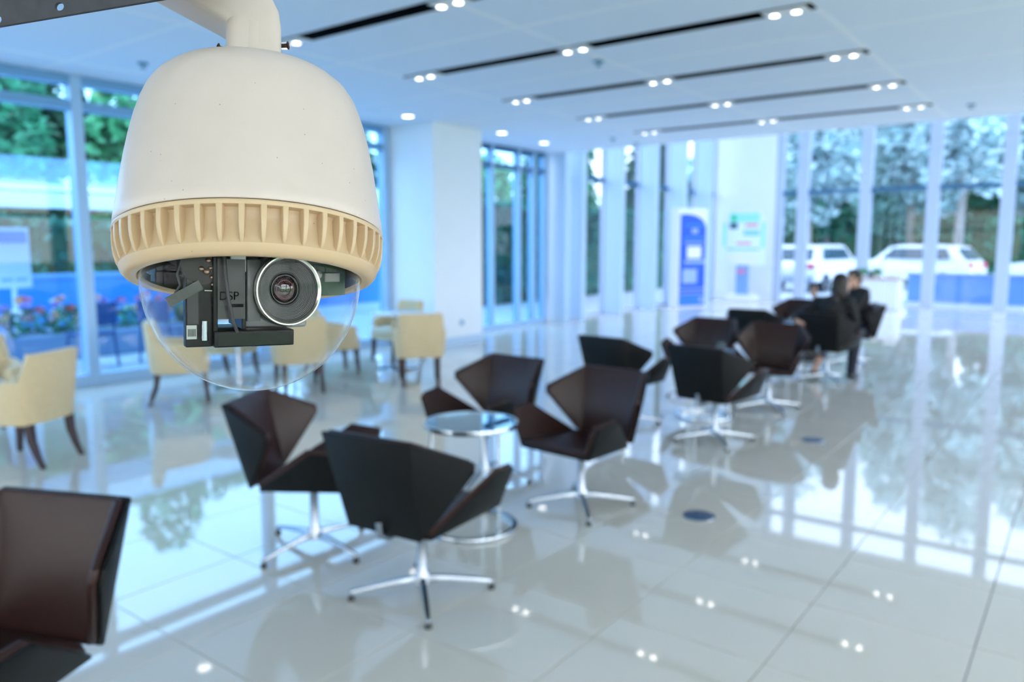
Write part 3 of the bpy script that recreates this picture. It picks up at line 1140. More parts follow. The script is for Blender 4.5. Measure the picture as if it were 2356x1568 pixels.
# ------------------------------------------------------------------ outdoors
M_ground = mat('paving', (.42, .48, .52), .8, noise=.08, nscale=1.5)
M_lawn = mat('lawn', (.10, .22, .08), .9, noise=.3, nscale=2)
gd = MB()
gd.span(-120, 60, -60, 140, -.30, -.06)
o = gd.build('ground', M_lawn)
tag(o, 'lawn around the building', None, kind='structure')
o = MB().span(-17, -9.2, -12, 30, -.06, -.01).build('terrace', M_ground)
tag(o, 'paved terrace outside the garden window', None, kind='structure')
o = MB().span(-17, 12, 22.3, 34, -.06, -.012).build('forecourt', M_ground)
tag(o, 'paved forecourt beyond the far glazing', None, kind='structure')

# white slatted canopy over the terrace
t = empty('slatted_canopy', (-13.2, 3.0, 0))
tag(t, 'white slatted canopy roof on posts outside the garden window', 'canopy')
M_can = mat('canopy_white', (.85, .90, .96), .5)
Mg = glass_mat('canopy_glass', (.55, .72, .92), haze=.10, hcol=(.85, .92, 1))
CY0, CY1 = -7.0, 11.0
MB().span(1.0, 1.14, CY0, CY1, 2.12, 2.34).build('front_beam', M_can, t)
MB().span(-3.1, -2.98, CY0, CY1, 3.0, 3.2).build('rear_beam', M_can, t)
sl = MB()
slm = MB().box((0, (CY0 + CY1) / 2, 0), (.30, CY1 - CY0, .03)).mesh('canopy_slat', M_can)
for k in range(9):
    u = k / 8
    s_ = link('slat', slm, t, (.9 - 3.9 * u, 0, 2.42 + .78 * u))
    s_.rotation_euler = (0, math.radians(12), 0)
MB().add([(1.05, CY0, 2.47), (-3.1, CY0, 3.27), (-3.1, CY1, 3.27), (1.05, CY1, 2.47)], [(0, 1, 2, 3)]).build('glass_roof', Mg, t)
for y in (-6, -2.2, 1.6, 5.4, 9.2):
    MB().tube([(1.0, y, 2.35), (-3.0, y, 3.12)], .045, 8).build('rafter', mat('rafter_blue_grey', (.30, .42, .58), .5), t)
    MB().tube([(-3.04, y, -.01), (-3.04, y, 3.05)], .05, 10).build('post', M_can, t)
    MB().tube([(-3.02, y, 2.0), (-1.9, y + .9, 2.9)], .03, 8).build('brace', MATS['rafter_blue_grey'], t)
    if y in (-6, 9.2):
        MB().tube([(1.07, y, -.01), (1.07, y, 2.15)], .04, 10).build('post', M_can, t)

M_bwall = mat('blue_wall', (.07, .36, .78), .5, noise=.08, nscale=1)
M_pblue = mat('pale_blue_wall', (.28, .55, .90), .5, noise=.05, nscale=1)
t = empty('garden_wall', (-16.4, 6, 0))
tag(t, 'low blue wall along the terrace outside the garden window', 'wall')
MB().span(-.15, .15, -14, 14, -.02, .96).build('wall_body', M_bwall, t)
MB().span(-.2, .2, -14, 14, .96, 1.02).build('coping', M_pblue, t)
t = empty('forecourt_wall', (-2, 24.6, 0))
tag(t, 'low pale blue wall right outside the far glazing', 'wall')
MB().span(-2.3, 9, -.12, .12, -.02, .74).build('wall_body', M_pblue, t)
MB().span(-2.35, 9, -.16, .16, .74, .80).build('coping', M_mull, t)


def hedge(label, x0, x1, y0, y1, z0, z1, n, size, m, seed):
    rnd = random.Random(seed)
    t = empty('hedge', ((x0 + x1) / 2, (y0 + y1) / 2, 0))
    hx, hy = (x1 - x0) / 2, (y1 - y0) / 2
    core = MB()
    core.span(-hx * .8, hx * .8, -hy + .1, hy - .1, z0, z1 - .18)
    core.build('stems', M_leafA, t)
    V, F = [], []
    for k in range(n):
        face = rnd.random()
        p = Vector((rnd.uniform(-hx, hx), rnd.uniform(-hy, hy), rnd.uniform(z0, z1)))
        if face < .3:
            p.z = z1 - rnd.uniform(0, .15)
        elif hx < hy:
            p.x = rnd.choice((-1, 1)) * hx * rnd.uniform(.85, 1)
        else:
            p.y = rnd.choice((-1, 1)) * hy * rnd.uniform(.85, 1)
        a = Vector((rnd.gauss(0, 1), rnd.gauss(0, 1), rnd.gauss(0, 1))).normalized()
        b = a.cross(Vector((rnd.gauss(0, 1), rnd.gauss(0, 1), rnd.gauss(0, 1)))).normalized()
        sz = size * rnd.uniform(.6, 1.3)
        i = len(V)
        V += [p - a * sz, p + b * sz * .5, p + a * sz, p - b * sz * .5]
        F.append((i, i + 1, i + 2, i + 3))
    MB().add(V, F).build('foliage', m, t)
    tag(t, label, 'hedge')


hedge('dark clipped hedge behind the blue garden wall', -18.0, -17.2, -7, 14.5, -.03, 2.1, 6000, .16, M_leafD, 1)
hedge('green hedge beyond the pale blue forecourt wall', -5.5, 10, 35.5, 37, -.03, 2.6, 5000, .20, M_leafD, 2)
hedge('teal hedge outside the tall fins', -13.6, -12.8, 15, 31.5, -.03, 2.7, 5200, .14, M_leafD, 5)
hedge('tall dark hedge closing the view behind the forecourt', -26, 16, 49, 51, -.03, 4.6, 9000, .34, M_leafA, 3)


def tree_mesh(seed, h, rad, n, size, clumps, m, trunk_r, bark, base):
    rnd = random.Random(seed)
    tr = MB()
    top = h - rad[2] * .6
    bend = [rnd.uniform(-.25, .25) for _ in range(4)]
    pts = [(0, 0, -.05), (bend[0] * .4, bend[1] * .4, top * .35), (bend[0], bend[1], top * .7), (bend[2], bend[3], top)]
    tr.tube(pts, [trunk_r, trunk_r * .85, trunk_r * .65, trunk_r * .3], 9)
    for k in range(5):
        a_ = rnd.uniform(0, 6.28)
        z = base + (top - base) * rnd.uniform(.1, .7)
        tr.tube([(bend[0] * .8, bend[1] * .8, z), (math.cos(a_) * rad[0] * .35, math.sin(a_) * rad[1] * .35, z + rad[2] * .35),
                 (math.cos(a_) * rad[0] * .7, math.sin(a_) * rad[1] * .7, z + rad[2] * .6)], [trunk_r * .45, trunk_r * .3, trunk_r * .1], 7)
    V, F = leaves((0, 0, h - rad[2]), rad, n, size, rnd, clumps=clumps)
    return tr.mesh('trunk', bark, smooth=60), MB().add(V, F).mesh('crown', m)


TK = [tree_mesh(11, 9.0, (2.6, 2.6, 3.9), 6500, .27, 26, M_leafB, .17, M_bark, 2.5),
      tree_mesh(12, 10.0, (2.5, 2.6, 4.3), 6500, .27, 26, M_leafA, .20, M_bark, 3),
      tree_mesh(13, 8.0, (2.4, 2.4, 3.4), 6000, .25, 22, M_leafC, .14, M_palebark, 2.5),
      tree_mesh(14, 10.0, (2.3, 2.3, 3.6), 4500, .24, 22, M_leafB, .20, M_palebark, 6)]


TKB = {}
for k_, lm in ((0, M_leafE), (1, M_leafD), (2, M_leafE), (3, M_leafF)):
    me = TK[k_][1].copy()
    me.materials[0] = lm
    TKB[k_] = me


def tree(k, x, y, s, rz, label):
    t = empty('tree', (x, y, -.03), rz)
    t.scale = (s, s, s)
    link('trunk', TK[k][0], t)
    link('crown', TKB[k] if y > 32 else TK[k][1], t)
    tag(t, label, 'tree', 'trees around the building')


tree(0, -20.6, 6.6, 0.74, .3, 'leafy green tree beyond the canopy at the left edge of the photo')
tree(1, -22.4, 9.4, 0.66, 1.2, 'dark green tree beyond the canopy, left of the pale mullion')
tree(2, -20.4, 11.2, 0.84, 2.2, 'light green tree beyond the canopy, just right of the pale mullion')
tree(0, -23.0, 14.2, 0.74, 3.0, 'green tree behind the dome camera housing')
tree(1, -20.6, 17.6, 0.66, .9, 'dark tree seen past the right side of the dome camera')
tree(2, -18.6, 21.5, 0.84, 1.9, 'light green tree seen just right of the white pillar')
tree(0, -17.4, 26.0, 0.74, 2.7, 'green tree seen through the first gap between the fins')
tree(1, -15.4, 30.0, 0.66, 4.1, 'dark tree seen through the second gap between the fins')
tree(2, -16.6, 34.2, 0.84, 5.0, 'light green tree seen through the last gaps between the fins')
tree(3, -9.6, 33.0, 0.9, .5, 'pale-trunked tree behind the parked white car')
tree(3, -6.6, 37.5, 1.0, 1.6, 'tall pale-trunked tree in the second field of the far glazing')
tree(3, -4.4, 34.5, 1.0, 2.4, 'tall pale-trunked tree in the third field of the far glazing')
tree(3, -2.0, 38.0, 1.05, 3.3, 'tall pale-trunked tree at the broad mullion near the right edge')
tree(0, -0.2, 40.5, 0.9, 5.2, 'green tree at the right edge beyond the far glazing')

tree(2, -12.5, 36.0, 1.0, .8, 'light green tree behind the white wall and poster stand')
tree(0, -7.6, 40.5, 1.0, 1.1, 'full green tree in the first fields of the far glazing')
tree(1, -3.2, 46.0, 1.1, 2.6, 'dark tall tree in the back row beyond the far glazing')
tree(0, 3.5, 43.0, 1.0, 3.8, 'green tree far to the right beyond the forecourt')
tree(1, -12.0, 45.0, 1.1, 5.5, 'dark tall tree in the back row left of the white car')

# flower bed and dark blue terrace chairs outside the left window
M_fl = [mat('petal_red', (.70, .12, .10), .6), mat('petal_orange', (.85, .38, .16), .6), mat('petal_white', (.85, .85, .88), .6), mat('petal_violet', (.30, .22, .62), .6)]
rf = random.Random(21)
t = empty('flower_planter', (-11.7, 4.6, 0))
tag(t, 'long planter of mixed flowers outside the garden window', 'planter')
MB().span(-.3, .3, -5.5, 3.2, -.01, .36).build('trough', mat('trough_blue_grey', (.20, .30, .45), .6), t, bevel=.02)
V, F = [], []
for k in range(34):
    leaves((rf.uniform(-.2, .2), rf.uniform(-5.3, 3.0), .52), (.26, .26, .22), 60, .07, rf, V=V, F=F)
MB().add(V, F).build('foliage', M_leafD, t)
for q, m_ in enumerate(M_fl):
    V, F = [], []
    for k in range(30):
        c = (rf.uniform(-.25, .25), rf.uniform(-5.3, 3.0), rf.uniform(.55, .85))
        leaves(c, (.07, .07, .05), 14, .045, rf, V=V, F=F)
    tag(MB().add(V, F).build('blossoms', m_, t), kind='stuff')
M_tchair = mat('terrace_blue', (.015, .09, .26), .5)
tcm = {}
tcm['seat'] = MB().prism(rounded([(-.22, -.22), (.22, -.22), (.22, .22), (-.22, .22)], .05), .42, .46).mesh('terrace_seat', M_tchair, bevel=.008)
tcm['back'] = MB().box((0, -.24, .70), (.42, .03, .30), Matrix.Rotation(-.15, 3, 'X')).mesh('terrace_back', M_tchair, bevel=.01)
for nm, sx, sy in (('l0', -1, -1), ('l1', 1, -1), ('l2', -1, 1), ('l3', 1, 1)):
    tcm[nm] = MB().tube([(sx * .19, sy * .19, .43), (sx * .22, sy * .22, -.01)], .016, 8).mesh('terrace_leg', M_tchair)
tcm['p0'] = MB().tube([(-.19, -.20, .44), (-.19, -.26, .84)], .014, 8).mesh('terrace_post', M_tchair)
tcm['p1'] = MB().tube([(.19, -.20, .44), (.19, -.26, .84)], .014, 8).mesh('terrace_post', M_tchair)
for x, y, a_, lb in [(-10.4, 3.2, 70, 'left of the pale mullion'), (-10.5, 4.7, 100, 'just right of the pale mullion'), (-10.4, 5.6, 40, 'seen through the left of the clear dome'),
                     (-10.6, 7.3, 140, 'seen through the middle of the clear dome'), (-10.4, 2.2, 20, 'at the left edge behind the cream armchairs')]:
    t = empty('terrace_chair', (x, y, 0), math.radians(a_))
    tag(t, 'dark blue terrace chair outside the garden window, ' + lb, 'chair', 'dark blue terrace chairs')
    link('seat', tcm['seat'], t)
    link('backrest', tcm['back'], t)
    for nm in ('l0', 'l1', 'l2', 'l3'):
        link('leg', tcm[nm], t)
    for nm in ('p0', 'p1'):
        link('back_post', tcm[nm], t)
t = empty('notice_board', (-13.0, 4.75, 0), math.radians(15))
tag(t, 'white notice board with a blue top, outside at the left edge', 'sign')
MB().tube([(0, 0, -.01), (0, 0, 1.2)], .035, 10).build('post', M_can, t)
MB().span(-.02, .02, -.28, .28, .95, 1.85).build('board', M_can, t, bevel=.005)
MB().span(.02, .025, -.24, .24, 1.62, 1.80).build('header', M_bwall, t)
MB().span(.02, .025, -.20, .20, 1.05, 1.10).build('text_line', M_pblue, t)

# ------------------------------------------------------------------ parked cars
M_carw = mat('car_white', (.84, .88, .92), .25, coat=.6)
M_carg = mat('car_grey', (.30, .36, .44), .3, coat=.5)
M_cglass = mat('car_glass', (.03, .07, .10), .08)
M_tail = mat('tail_light', (.65, .05, .12), .25)
M_tyre = mat('tyre', (.015, .015, .017), .8)


def car(x, y, rz, paint, label):
    t = empty('car', (x, y, -.01), math.radians(rz))
    tag(t, label, 'car', 'parked cars on the forecourt')
    # side outline along y (rear at -y), extruded over the width with tumblehome
    prof = [(-2.15, .38), (-2.18, .70), (-2.10, .98), (-1.98, 1.06), (-1.62, 1.52), (-1.30, 1.60), (.20, 1.60), (.55, 1.52), (1.05, 1.08), (1.95, .95), (2.15, .75), (2.18, .38)]
    m_ = MB()
    n = len(prof)
    V = []
    for sx in (-1, -.98, .98, 1):
        for py_, pz in prof:
            w = .86 - max(0, pz - 1.02) * .28
            inset = 0 if abs(sx) == 1 else .0
            V.append((math.copysign(w, sx) * abs(sx) ** .3, py_ * (1 if abs(sx) < 1 else .975), pz if abs(sx) < 1 else .38 + (pz - .38) * .985))
    F = []
    for k in range(3):
        for q in range(n):
            F.append((k * n + q, k * n + (q + 1) % n, (k + 1) * n + (q + 1) % n, (k + 1) * n + q))
    F.append(tuple(range(n - 1, -1, -1)))
    F.append(tuple(3 * n + q for q in range(n)))
    m_.add(V, F)
    m_.build('body', paint, t, smooth=30)
    rr = Matrix.Rotation(math.atan2(.36, .46), 3, 'X')
    MB().add([(-.66, -1.995, 1.10), (.66, -1.995, 1.10), (.58, -1.70, 1.475), (-.58, -1.70, 1.475)], [(0, 1, 2, 3)]).build('rear_window', M_cglass, t)
    MB().add([(-.64, 1.05, 1.10), (.64, 1.05, 1.10), (.58, .62, 1.50), (-.58, .62, 1.50)], [(0, 1, 2, 3)]).build('windscreen', M_cglass, t)
    for s_ in (-1, 1):
        MB().add([(s_ * .846, -1.55, 1.10), (s_ * .846, .80, 1.10), (s_ * .752, .42, 1.48), (s_ * .752, -1.38, 1.48)], [(0, 1, 2, 3)]).build('side_window', M_cglass, t)
        MB().box((s_ * .66, -2.155, .90), (.30, .06, .17)).build('tail_light', M_tail, t, bevel=.015)
        MB().box((s_ * .92, .72, 1.08), (.14, .10, .12)).build('mirror', paint, t, bevel=.02)
        for yy_ in (-1.32, 1.32):
            wl = MB().lathe([(0, -.09), (.20, -.09), (.31, -.10), (.33, -.06), (.33, .06), (.31, .10), (.20, .09), (0, .09)], 28, (s_ * .78, yy_, .33),
                            Matrix.Rotation(math.pi / 2, 3, 'Y')).build('wheel', M_tyre, t, smooth=40)
            MB().lathe([(0, -.095), (.19, -.095), (.20, .095), (0, .095)], 20, (s_ * .785, yy_, .33), Matrix.Rotation(math.pi / 2, 3, 'Y')).build('hub', M_alu, wl)
    MB().span(-.80, .80, -2.24, -2.10, .34, .58).build('bumper', M_carg, t, bevel=.03)
    MB().span(-.26, .26, -2.215, -2.19, .70, .82).build('number_plate', M_totw, t)
    return t


car(-7.95, 28.6, -8, M_carw, 'white car with red tail lights parked beyond the far glazing, left of the skirted table')
car(-5.4, 31.5, 78, M_carw, 'white car parked side-on behind the forecourt, above the seated people')
car(-.4, 32.0, 84, M_carw, 'white car parked side-on behind the pale blue wall near the right edge')

# ------------------------------------------------------------------ the dome camera (sharp, close to the lens)
D = .70
K = D / 1774
Rc = cam.rotation_euler.to_matrix()
c_r, c_d, c_f = Rc @ Vector((1, 0, 0)), Rc @ Vector((0, -1, 0)), Rc @ Vector((0, 0, -1))
ctr = Vector((0, 0, H)) + (c_r * (584 - 1178) / 1774 + c_d * (547 - 784) / 1774 + c_f) * D
view = (ctr - Vector((0, 0, H))).normalized()
e_dn = (c_d - view * c_d.dot(view)).normalized()
th = math.radians(14.4)
n_dn = (e_dn * math.cos(th) - view * math.sin(th)).normalized()
zax = -n_dn
yax = (view - zax * view.dot(zax)).normalized()
xax = yax.cross(zax).normalized()
MW = Matrix.Translation(ctr) @ Matrix((xax, yax, zax)).transposed().to_4x4()
S = K * .945
dome = empty('dome_camera')
dome.matrix_world = MW @ Matrix.Diagonal((S * .98, S, S * 1.05, 1))
tag(dome, 'large cream surveillance dome camera with clear lower dome, hanging in the foreground', 'camera')


def dirty_paint(name, col, spots=True):
    m = mat(name, col, .32, spec=.5)
    nt = m.node_tree
    b = nt.nodes['Principled BSDF']
    tc = nt.nodes.new('ShaderNodeTexCoord')
    n1 = nt.nodes.new('ShaderNodeTexNoise')
    n1.inputs['Scale'].default_value = .012
    n1.inputs['Detail'].default_value = 6
    n2 = nt.nodes.new('ShaderNodeTexVoronoi')
    n2.inputs['Scale'].default_value = .030
    n2.inputs['Randomness'].default_value = 1
    nt.links.new(tc.outputs['Object'], n1.inputs['Vector'])
    nt.links.new(tc.outputs['Object'], n2.inputs['Vector'])
    r1 = nt.nodes.new('ShaderNodeValToRGB')
    r1.color_ramp.elements[0].color = (*[c * .93 for c in col], 1)
    r1.color_ramp.elements[1].color = (*[min(1, c * 1.03) for c in col], 1)
    nt.links.new(n1.outputs['Fac'], r1.inputs[0])
    r2 = nt.nodes.new('ShaderNodeValToRGB')
    r2.color_ramp.elements[0].position = .025
    r2.color_ramp.elements[1].position = .05
    r2.color_ramp.elements[0].color = (.45, .36, .28, 1)
    r2.color_ramp.elements[1].color = (1, 1, 1, 1)
    nt.links.new(n2.outputs['Distance'], r2.inputs[0])
    mx = nt.nodes.new('ShaderNodeMix')
    mx.data_type = 'RGBA'
    mx.blend_type = 'MULTIPLY'
    mx.inputs[0].default_value = 1
    nt.links.new(r1.outputs[0], mx.inputs[6])
    nt.links.new(r2.outputs[0], mx.inputs[7])
    nt.links.new(mx.outputs[2], b.inputs['Base Color'])
    return m


M_cap = dirty_paint('housing_cream_white', (.625, .525, .478))
M_ring = dirty_paint('ring_tan', (.60, .43, .265))
M_rust = mat('rusty_screw', (.06, .028, .018), .7, metal=.4, noise=.5, nscale=.2)
M_in = mat('interior_dark', (.014, .011, .010), .35, spec=.3)
M_mod = mat('module_black', (.004, .0045, .006), .28, spec=.2)
M_modg = mat('module_grey', (.26, .26, .265), .28, metal=.6)
M_silver = mat('silver_ring', (.80, .78, .76), .22, metal=.9)
M_copper = mat('copper_bits', (.40, .25, .18), .3, metal=.9)
M_pcb = mat('circuit_board', (.012, .05, .025), .4)
M_lens = mat('lens_glass', (.015, .008, .010), .04, coat=1)
M_lensr = mat('lens_coating', (.05, .006, .012), .05, coat=1)

cap_prof = [(0, 443), (66, 442), (100, 439), (150, 431), (190, 419), (216, 405), (236, 386), (252, 360), (264, 328), (275, 288), (285, 240), (294, 185), (302, 125), (308, 75), (313, 32), (315, 8), (313, 4), (303, 4)]
cap_prof = [(r_, z * .89) for r_, z in cap_prof]
MB().lathe(cap_prof, 128).build('housing', M_cap, dome, smooth=50)
ring_prof = [(298, 3), (306, 3), (312, 0), (313, -5), (311, -9), (292, -10), (288, -16), (288, -40), (291, -70), (297, -82), (293, -92), (284, -101), (274, -104), (262, -102), (258, -97), (256, -88), (256, -20), (290, -6), (298, 0)]
ring_prof = [(r_ * 1.012 if r_ > 280 else r_, z) for r_, z in ring_prof]
ring = MB().lathe(ring_prof, 176, close=True).build('vent_ring', M_ring, dome, smooth=40)
NF = 44
fv, ff = [], []
oprof = [(311.5, -8), (311.5, -22), (310.5, -40), (307, -58), (301.5, -74), (296.5, -82)]
w_at = [8.0, 7.6, 7.0, 6.2, 5.0, 3.6]
for (r_, z), w in zip(oprof, w_at):
    r_ *= 1.012
    fv += [(286, -w * .95, z), (r_, -w * .8, z), (r_, w * .8, z), (286, w * .95, z)]
for k in range(len(oprof) - 1):
    for q in range(4):
        ff.append((k * 4 + q, k * 4 + (q + 1) % 4, (k + 1) * 4 + (q + 1) % 4, (k + 1) * 4 + q))
ff += [(0, 1, 2, 3), (23, 22, 21, 20)]
fin_me = MB().add(fv, ff).mesh('ring_fin', M_ring, smooth=40, bevel=1.2, bseg=1)
for k in range(NF):
    o = link('fin', fin_me, ring)
    o.rotation_euler = (0, 0, 2 * math.pi * (k + .45) / NF)
# interior shell
MB().lathe([(0, -2), (246, -2), (252, -10), (254.5, -96), (251, -96), (248, -14), (0, -8)], 96, close=False).build('interior_shell', M_in, dome, smooth=40)
MB().lathe([(0, -58), (196, -58), (208, -50), (212, -12), (0, -12)], 72).build('dark_pan_disc', M_in, dome, smooth=40)  # dark disc added to deepen the darkness of the upper interior
# clear dome
hp = [(257 * math.cos(a_ * math.pi / 2 / 40), -97 - 257 * math.sin(a_ * math.pi / 2 / 40)) for a_ in range(41)]
hp[-1] = (0, -354)
MB().lathe(list(reversed(hp)), 128, caps=False).build('clear_dome', G_dome, dome, smooth=80)
# cap screw and neck screws
def screw(par, p, axis, r_, L, mm, name='screw', head=None):
    z = Vector(axis).normalized()
    q = z.to_track_quat('Z', 'Y').to_matrix()
    m_ = MB()
    hr = head or r_ * 1.9
    m_.lathe([(0, -2), (r_, -2), (r_, L), (hr, L + r_ * .6), (hr, L + r_ * 1.1), (hr * .55, L + r_ * 1.5), (hr * .4, L + r_ * .9), (0, L + r_ * .9)], 20, p, q)
    return m_.build(name, mm, par, smooth=40)


an = math.asin((778 - 570) / 304)
screw(dome, (304 * math.sin(an) * .985, -304 * math.cos(an) * .985, 16), (math.sin(an), -math.cos(an), .06), 7, 1, M_rust, head=10.5)
o = MB().tube([(-283, -58, 150), (-282, -62, 158), (-281, -63, 163)], [1, 2.6, 1], 6).build('chip', M_rust, dome)

# --- camera module in the view-aligned frame of the dome (x right, y away from the viewer, z up), yawed to the right
VF = Matrix.Rotation(th, 4, 'X')
psi = math.radians(15)
mod = empty('camera_module')
mod.parent = dome
mod.matrix_local = VF @ Matrix.Translation((79, -108, -112)) @ Matrix.Rotation(psi, 4, 'Z')
# local: lens front centre at origin, looks along -y
RX = Matrix.Rotation(math.pi / 2, 3, 'X')   # lathe z -> -y


def lat(prof, name, mm, n=72, c=(0, 0, 0), close=False, par=mod, sm=40, caps=True):
    return MB().lathe(prof, n, c, RX, close, caps).build(name, mm, par, smooth=sm)


lat([(80, 4), (80, -8), (77, -10), (71, -4), (71, 4), (75, 8), (78, 8)], 'lens_ring', M_silver, close=True)
lat([(82, -12), (82, -20), (77, -20), (77, -12)], 'lens_groove', M_mod, close=True)
lat([(79, -20), (84, -26), (84, -60), (82, -110), (70, -110), (70, -20)], 'lens_barrel', M_modg, close=True)
cone = []
r_, z = 71, 0
for k in range(13):
    cone += [(r_, z), (r_ - 1.2, z - .4), (r_ - 1.6, z - 2.2)]
    r_ -= 2.6
    z -= 2.4
cone += [(r_, z), (34, z - 3), (34, z - 14), (20, z - 16)]
lat(cone + [(0, z - 16)], 'lens_cone', mat('lens_cone_black', (.016, .016, .018), .30), sm=20, caps=False)
M_thr = mat('thread_grey', (.11, .11, .115), .3)
for k in range(2, 12):
    rk, zk = 71 - 2.6 * k, -2.4 * k
    lat([(rk - .2, zk + .5), (rk - 1.3, zk + .5), (rk - 1.3, zk - .2), (rk - .2, zk - .2)], 'thread_ring', M_thr, close=True)
lat([(33, -44), (30, -36), (24, -31), (16, -28), (8, -26.5), (0, -26)], 'front_lens', M_lens, sm=60)
lat([(31, -29), (33, -29), (33, -31), (31, -31)], 'inner_ring', mat('inner_ring_grey', (.06, .06, .065), .25), close=True)
lat([(20, -27.5), (21.2, -27.5), (21.2, -29.5), (20, -29.5)], 'inner_ring', MATS['inner_ring_grey'], close=True)
lat([(14, -26.2), (25, -30), (25, -29.4), (14, -25.4)], 'lens_coating', M_lensr, close=True)
b = MB()
b.prism(rounded([(-95, 64), (70, 64), (70, 170), (-95, 170)], 18, 5), -92, 40)
b.build('camera_body', M_modg, mod, bevel=6, bseg=3, smooth=40)
MB().span(-104, -94, 20, 150, -88, 70).build('side_plate', M_mod, mod, bevel=2)
# grey bevelled shoulder left of the barrel
MB().prism(rounded([(-94, 8), (-60, 18), (-60, 40), (-94, 40)], 5, 3), -70, 66).build('shoulder', mat('shoulder_grey', (.10, .105, .105), .35), mod, bevel=3, smooth=40)
# tray: black shelf under the body
MB().span(-168, 18, 12, 150, -126, -90).build('tray', M_mod, mod, bevel=3, smooth=40)
MB().span(-160, 8, 11, 13, -122, -95).build('tray_front', mat('gloss_black', (.006, .006, .008), .2, spec=.3), mod)
MB().lathe([(0, -8), (12, -8), (16, -4), (16, 0), (0, 0)], 24, (-66, 70, -126)).build('tray_screw', M_alu, mod, smooth=40)
# left arm of the yoke
MB().span(-226, -166, 34, 60, -126, 30).build('yoke_arm', M_mod, mod, bevel=3)
MB().span(-168, -158, 20, 120, -122, 70).build('yoke_plate', M_mod, mod, bevel=2)
MB().tube([(-186, 26, -110), (-186, 26, -68)], [8, 7], 16).build('lever', M_alu, mod, smooth=40)
lab = MB().span(-224, -202, 33, 34.5, -108, -78).build('label_sticker', mat('sticker', (.42, .46, .44), .5), mod)
for k in range(6):
    MB().span(-221 + k * 3, -219.6 + k * 3, 32.2, 33.2, -102, -86).build('bar', M_mod, lab)
MB().span(-222, -198, 33, 34.5, -76, 26).build('yoke_inset', mat('module_mid', (.012, .013, .016), .4), mod)
# upper mechanism
MB().span(-230, -110, 40, 120, 24, 96).build('gear_box', M_mod, mod, bevel=4)
lat([(0, -30), (46, -30), (46, -44), (30, -46), (0, -46)], 'gear_wheel', M_in, c=(-190, 0, 56))
MB().prism([(-130, 22), (-95, 14), (-95, 40), (-130, 40)], 38, 92).build('upper_bracket', M_modg, mod, bevel=2)
MB().span(-100, 60, 60, 130, 40, 104).build('motor_block', M_in, mod, bevel=5)
cab = [(-148, 4, 88), (-147, -4, 40), (-142, -6, -10), (-132, -4, -60), (-118, 6, -92)]
MB().tube(cab, 4.2, 10).build('cable', mat('cable_dark', (.03, .03, .034), .45), mod, smooth=60)
MB().tube([(-236, 30, 60), (-244, 26, 30), (-238, 24, 8), (-248, 30, -8)], 3, 8).build('cable', MATS['cable_dark'], mod, smooth=60)
for (x, z, r_) in ((-192, 44, 5), (-180, 38, 6), (-172, 46, 4), (-170, 26, 3), (-168, 10, 3), (-176, 62, 5)):
    MB().ball((x, 26, z), (r_ * 1.3, r_, r_), 10, 7).build('solder_joint', M_copper, mod, smooth=60)
MB().tube([(-186, 27, -2), (-160, 27, -3)], 2, 8).build('pin', M_silver, mod)
pcb = MB().box((124, 60, 20), (92, 4, 74), Matrix.Rotation(.25, 3, 'Z')).build('circuit_board', M_pcb, mod)
MB().box((128, 54, 26), (44, 4, 20), Matrix.Rotation(.25, 3, 'Z')).build('chip_label', mat('chip_grey', (.30, .30, .30), .5), pcb)
MB().ball((92, 50, 34), (9, 4, 11), 12, 8).build('capacitor', M_modg, pcb)
MB().box((-232, 10, -8), (80, 4, 22), Matrix.Rotation(-.5, 3, 'Y')).build('bracket_blade', mat('blade_grey', (.035, .037, .04), .25), mod)
# printed letters on the side of the module
cu = bpy.data.curves.new('letters', 'FONT')
cu.body = 'DSP'
cu.size = 26
cu.extrude = .4
tmp = bpy.data.objects.new('letters', cu)
COL.objects.link(tmp)
dg = bpy.context.evaluated_depsgraph_get()
me = bpy.data.meshes.new_from_object(tmp.evaluated_get(dg))
bpy.data.objects.remove(tmp)
me.materials.clear()
pp = MB().span(-160, -98, 13, 15, -64, 66).build('print_plate', mat('plate_charcoal', (.022, .023, .024), .35), mod)
me.materials.append(M_black)
o = link('letters', me, pp)
o.matrix_local = Matrix.Translation((-157, 12.4, -22)) @ Matrix.Rotation(math.pi / 2, 4, 'X')
MB().span(-136, -102, 12.2, 13.2, -38, -31).build('print_line', M_black, pp)

# --- neck, gooseneck arm and steel beam
prof2 = rounded([(-66, -66), (66, -66), (66, 66), (-66, 66)], 30, 5)


def sweep(frames, prof):
    V, F = [], []
    n = len(prof)
    for o_, ux, uy, sc in frames:
        for x, y in prof:
            V.append(Vector(o_) + Vector(ux) * x * sc + Vector(uy) * y * sc)
    for i in range(len(frames) - 1):
        for k in range(n):
            F.append((i * n + k, i * n + (k + 1) % n, (i + 1) * n + (k + 1) % n, (i + 1) * n + k))
    F.append(tuple(range(n - 1, -1, -1)))
    F.append(tuple((len(frames) - 1) * n + k for k in range(n)))
    return V, F


arm = empty('wall_bracket')
arm.matrix_world = dome.matrix_world
tag(arm, 'cream painted gooseneck bracket carrying the dome camera', 'bracket')
MB().lathe([(0, 388), (70, 388), (69, 404), (67, 440), (67, 500), (0, 500)], 64).build('collar', M_cap, arm, smooth=40)
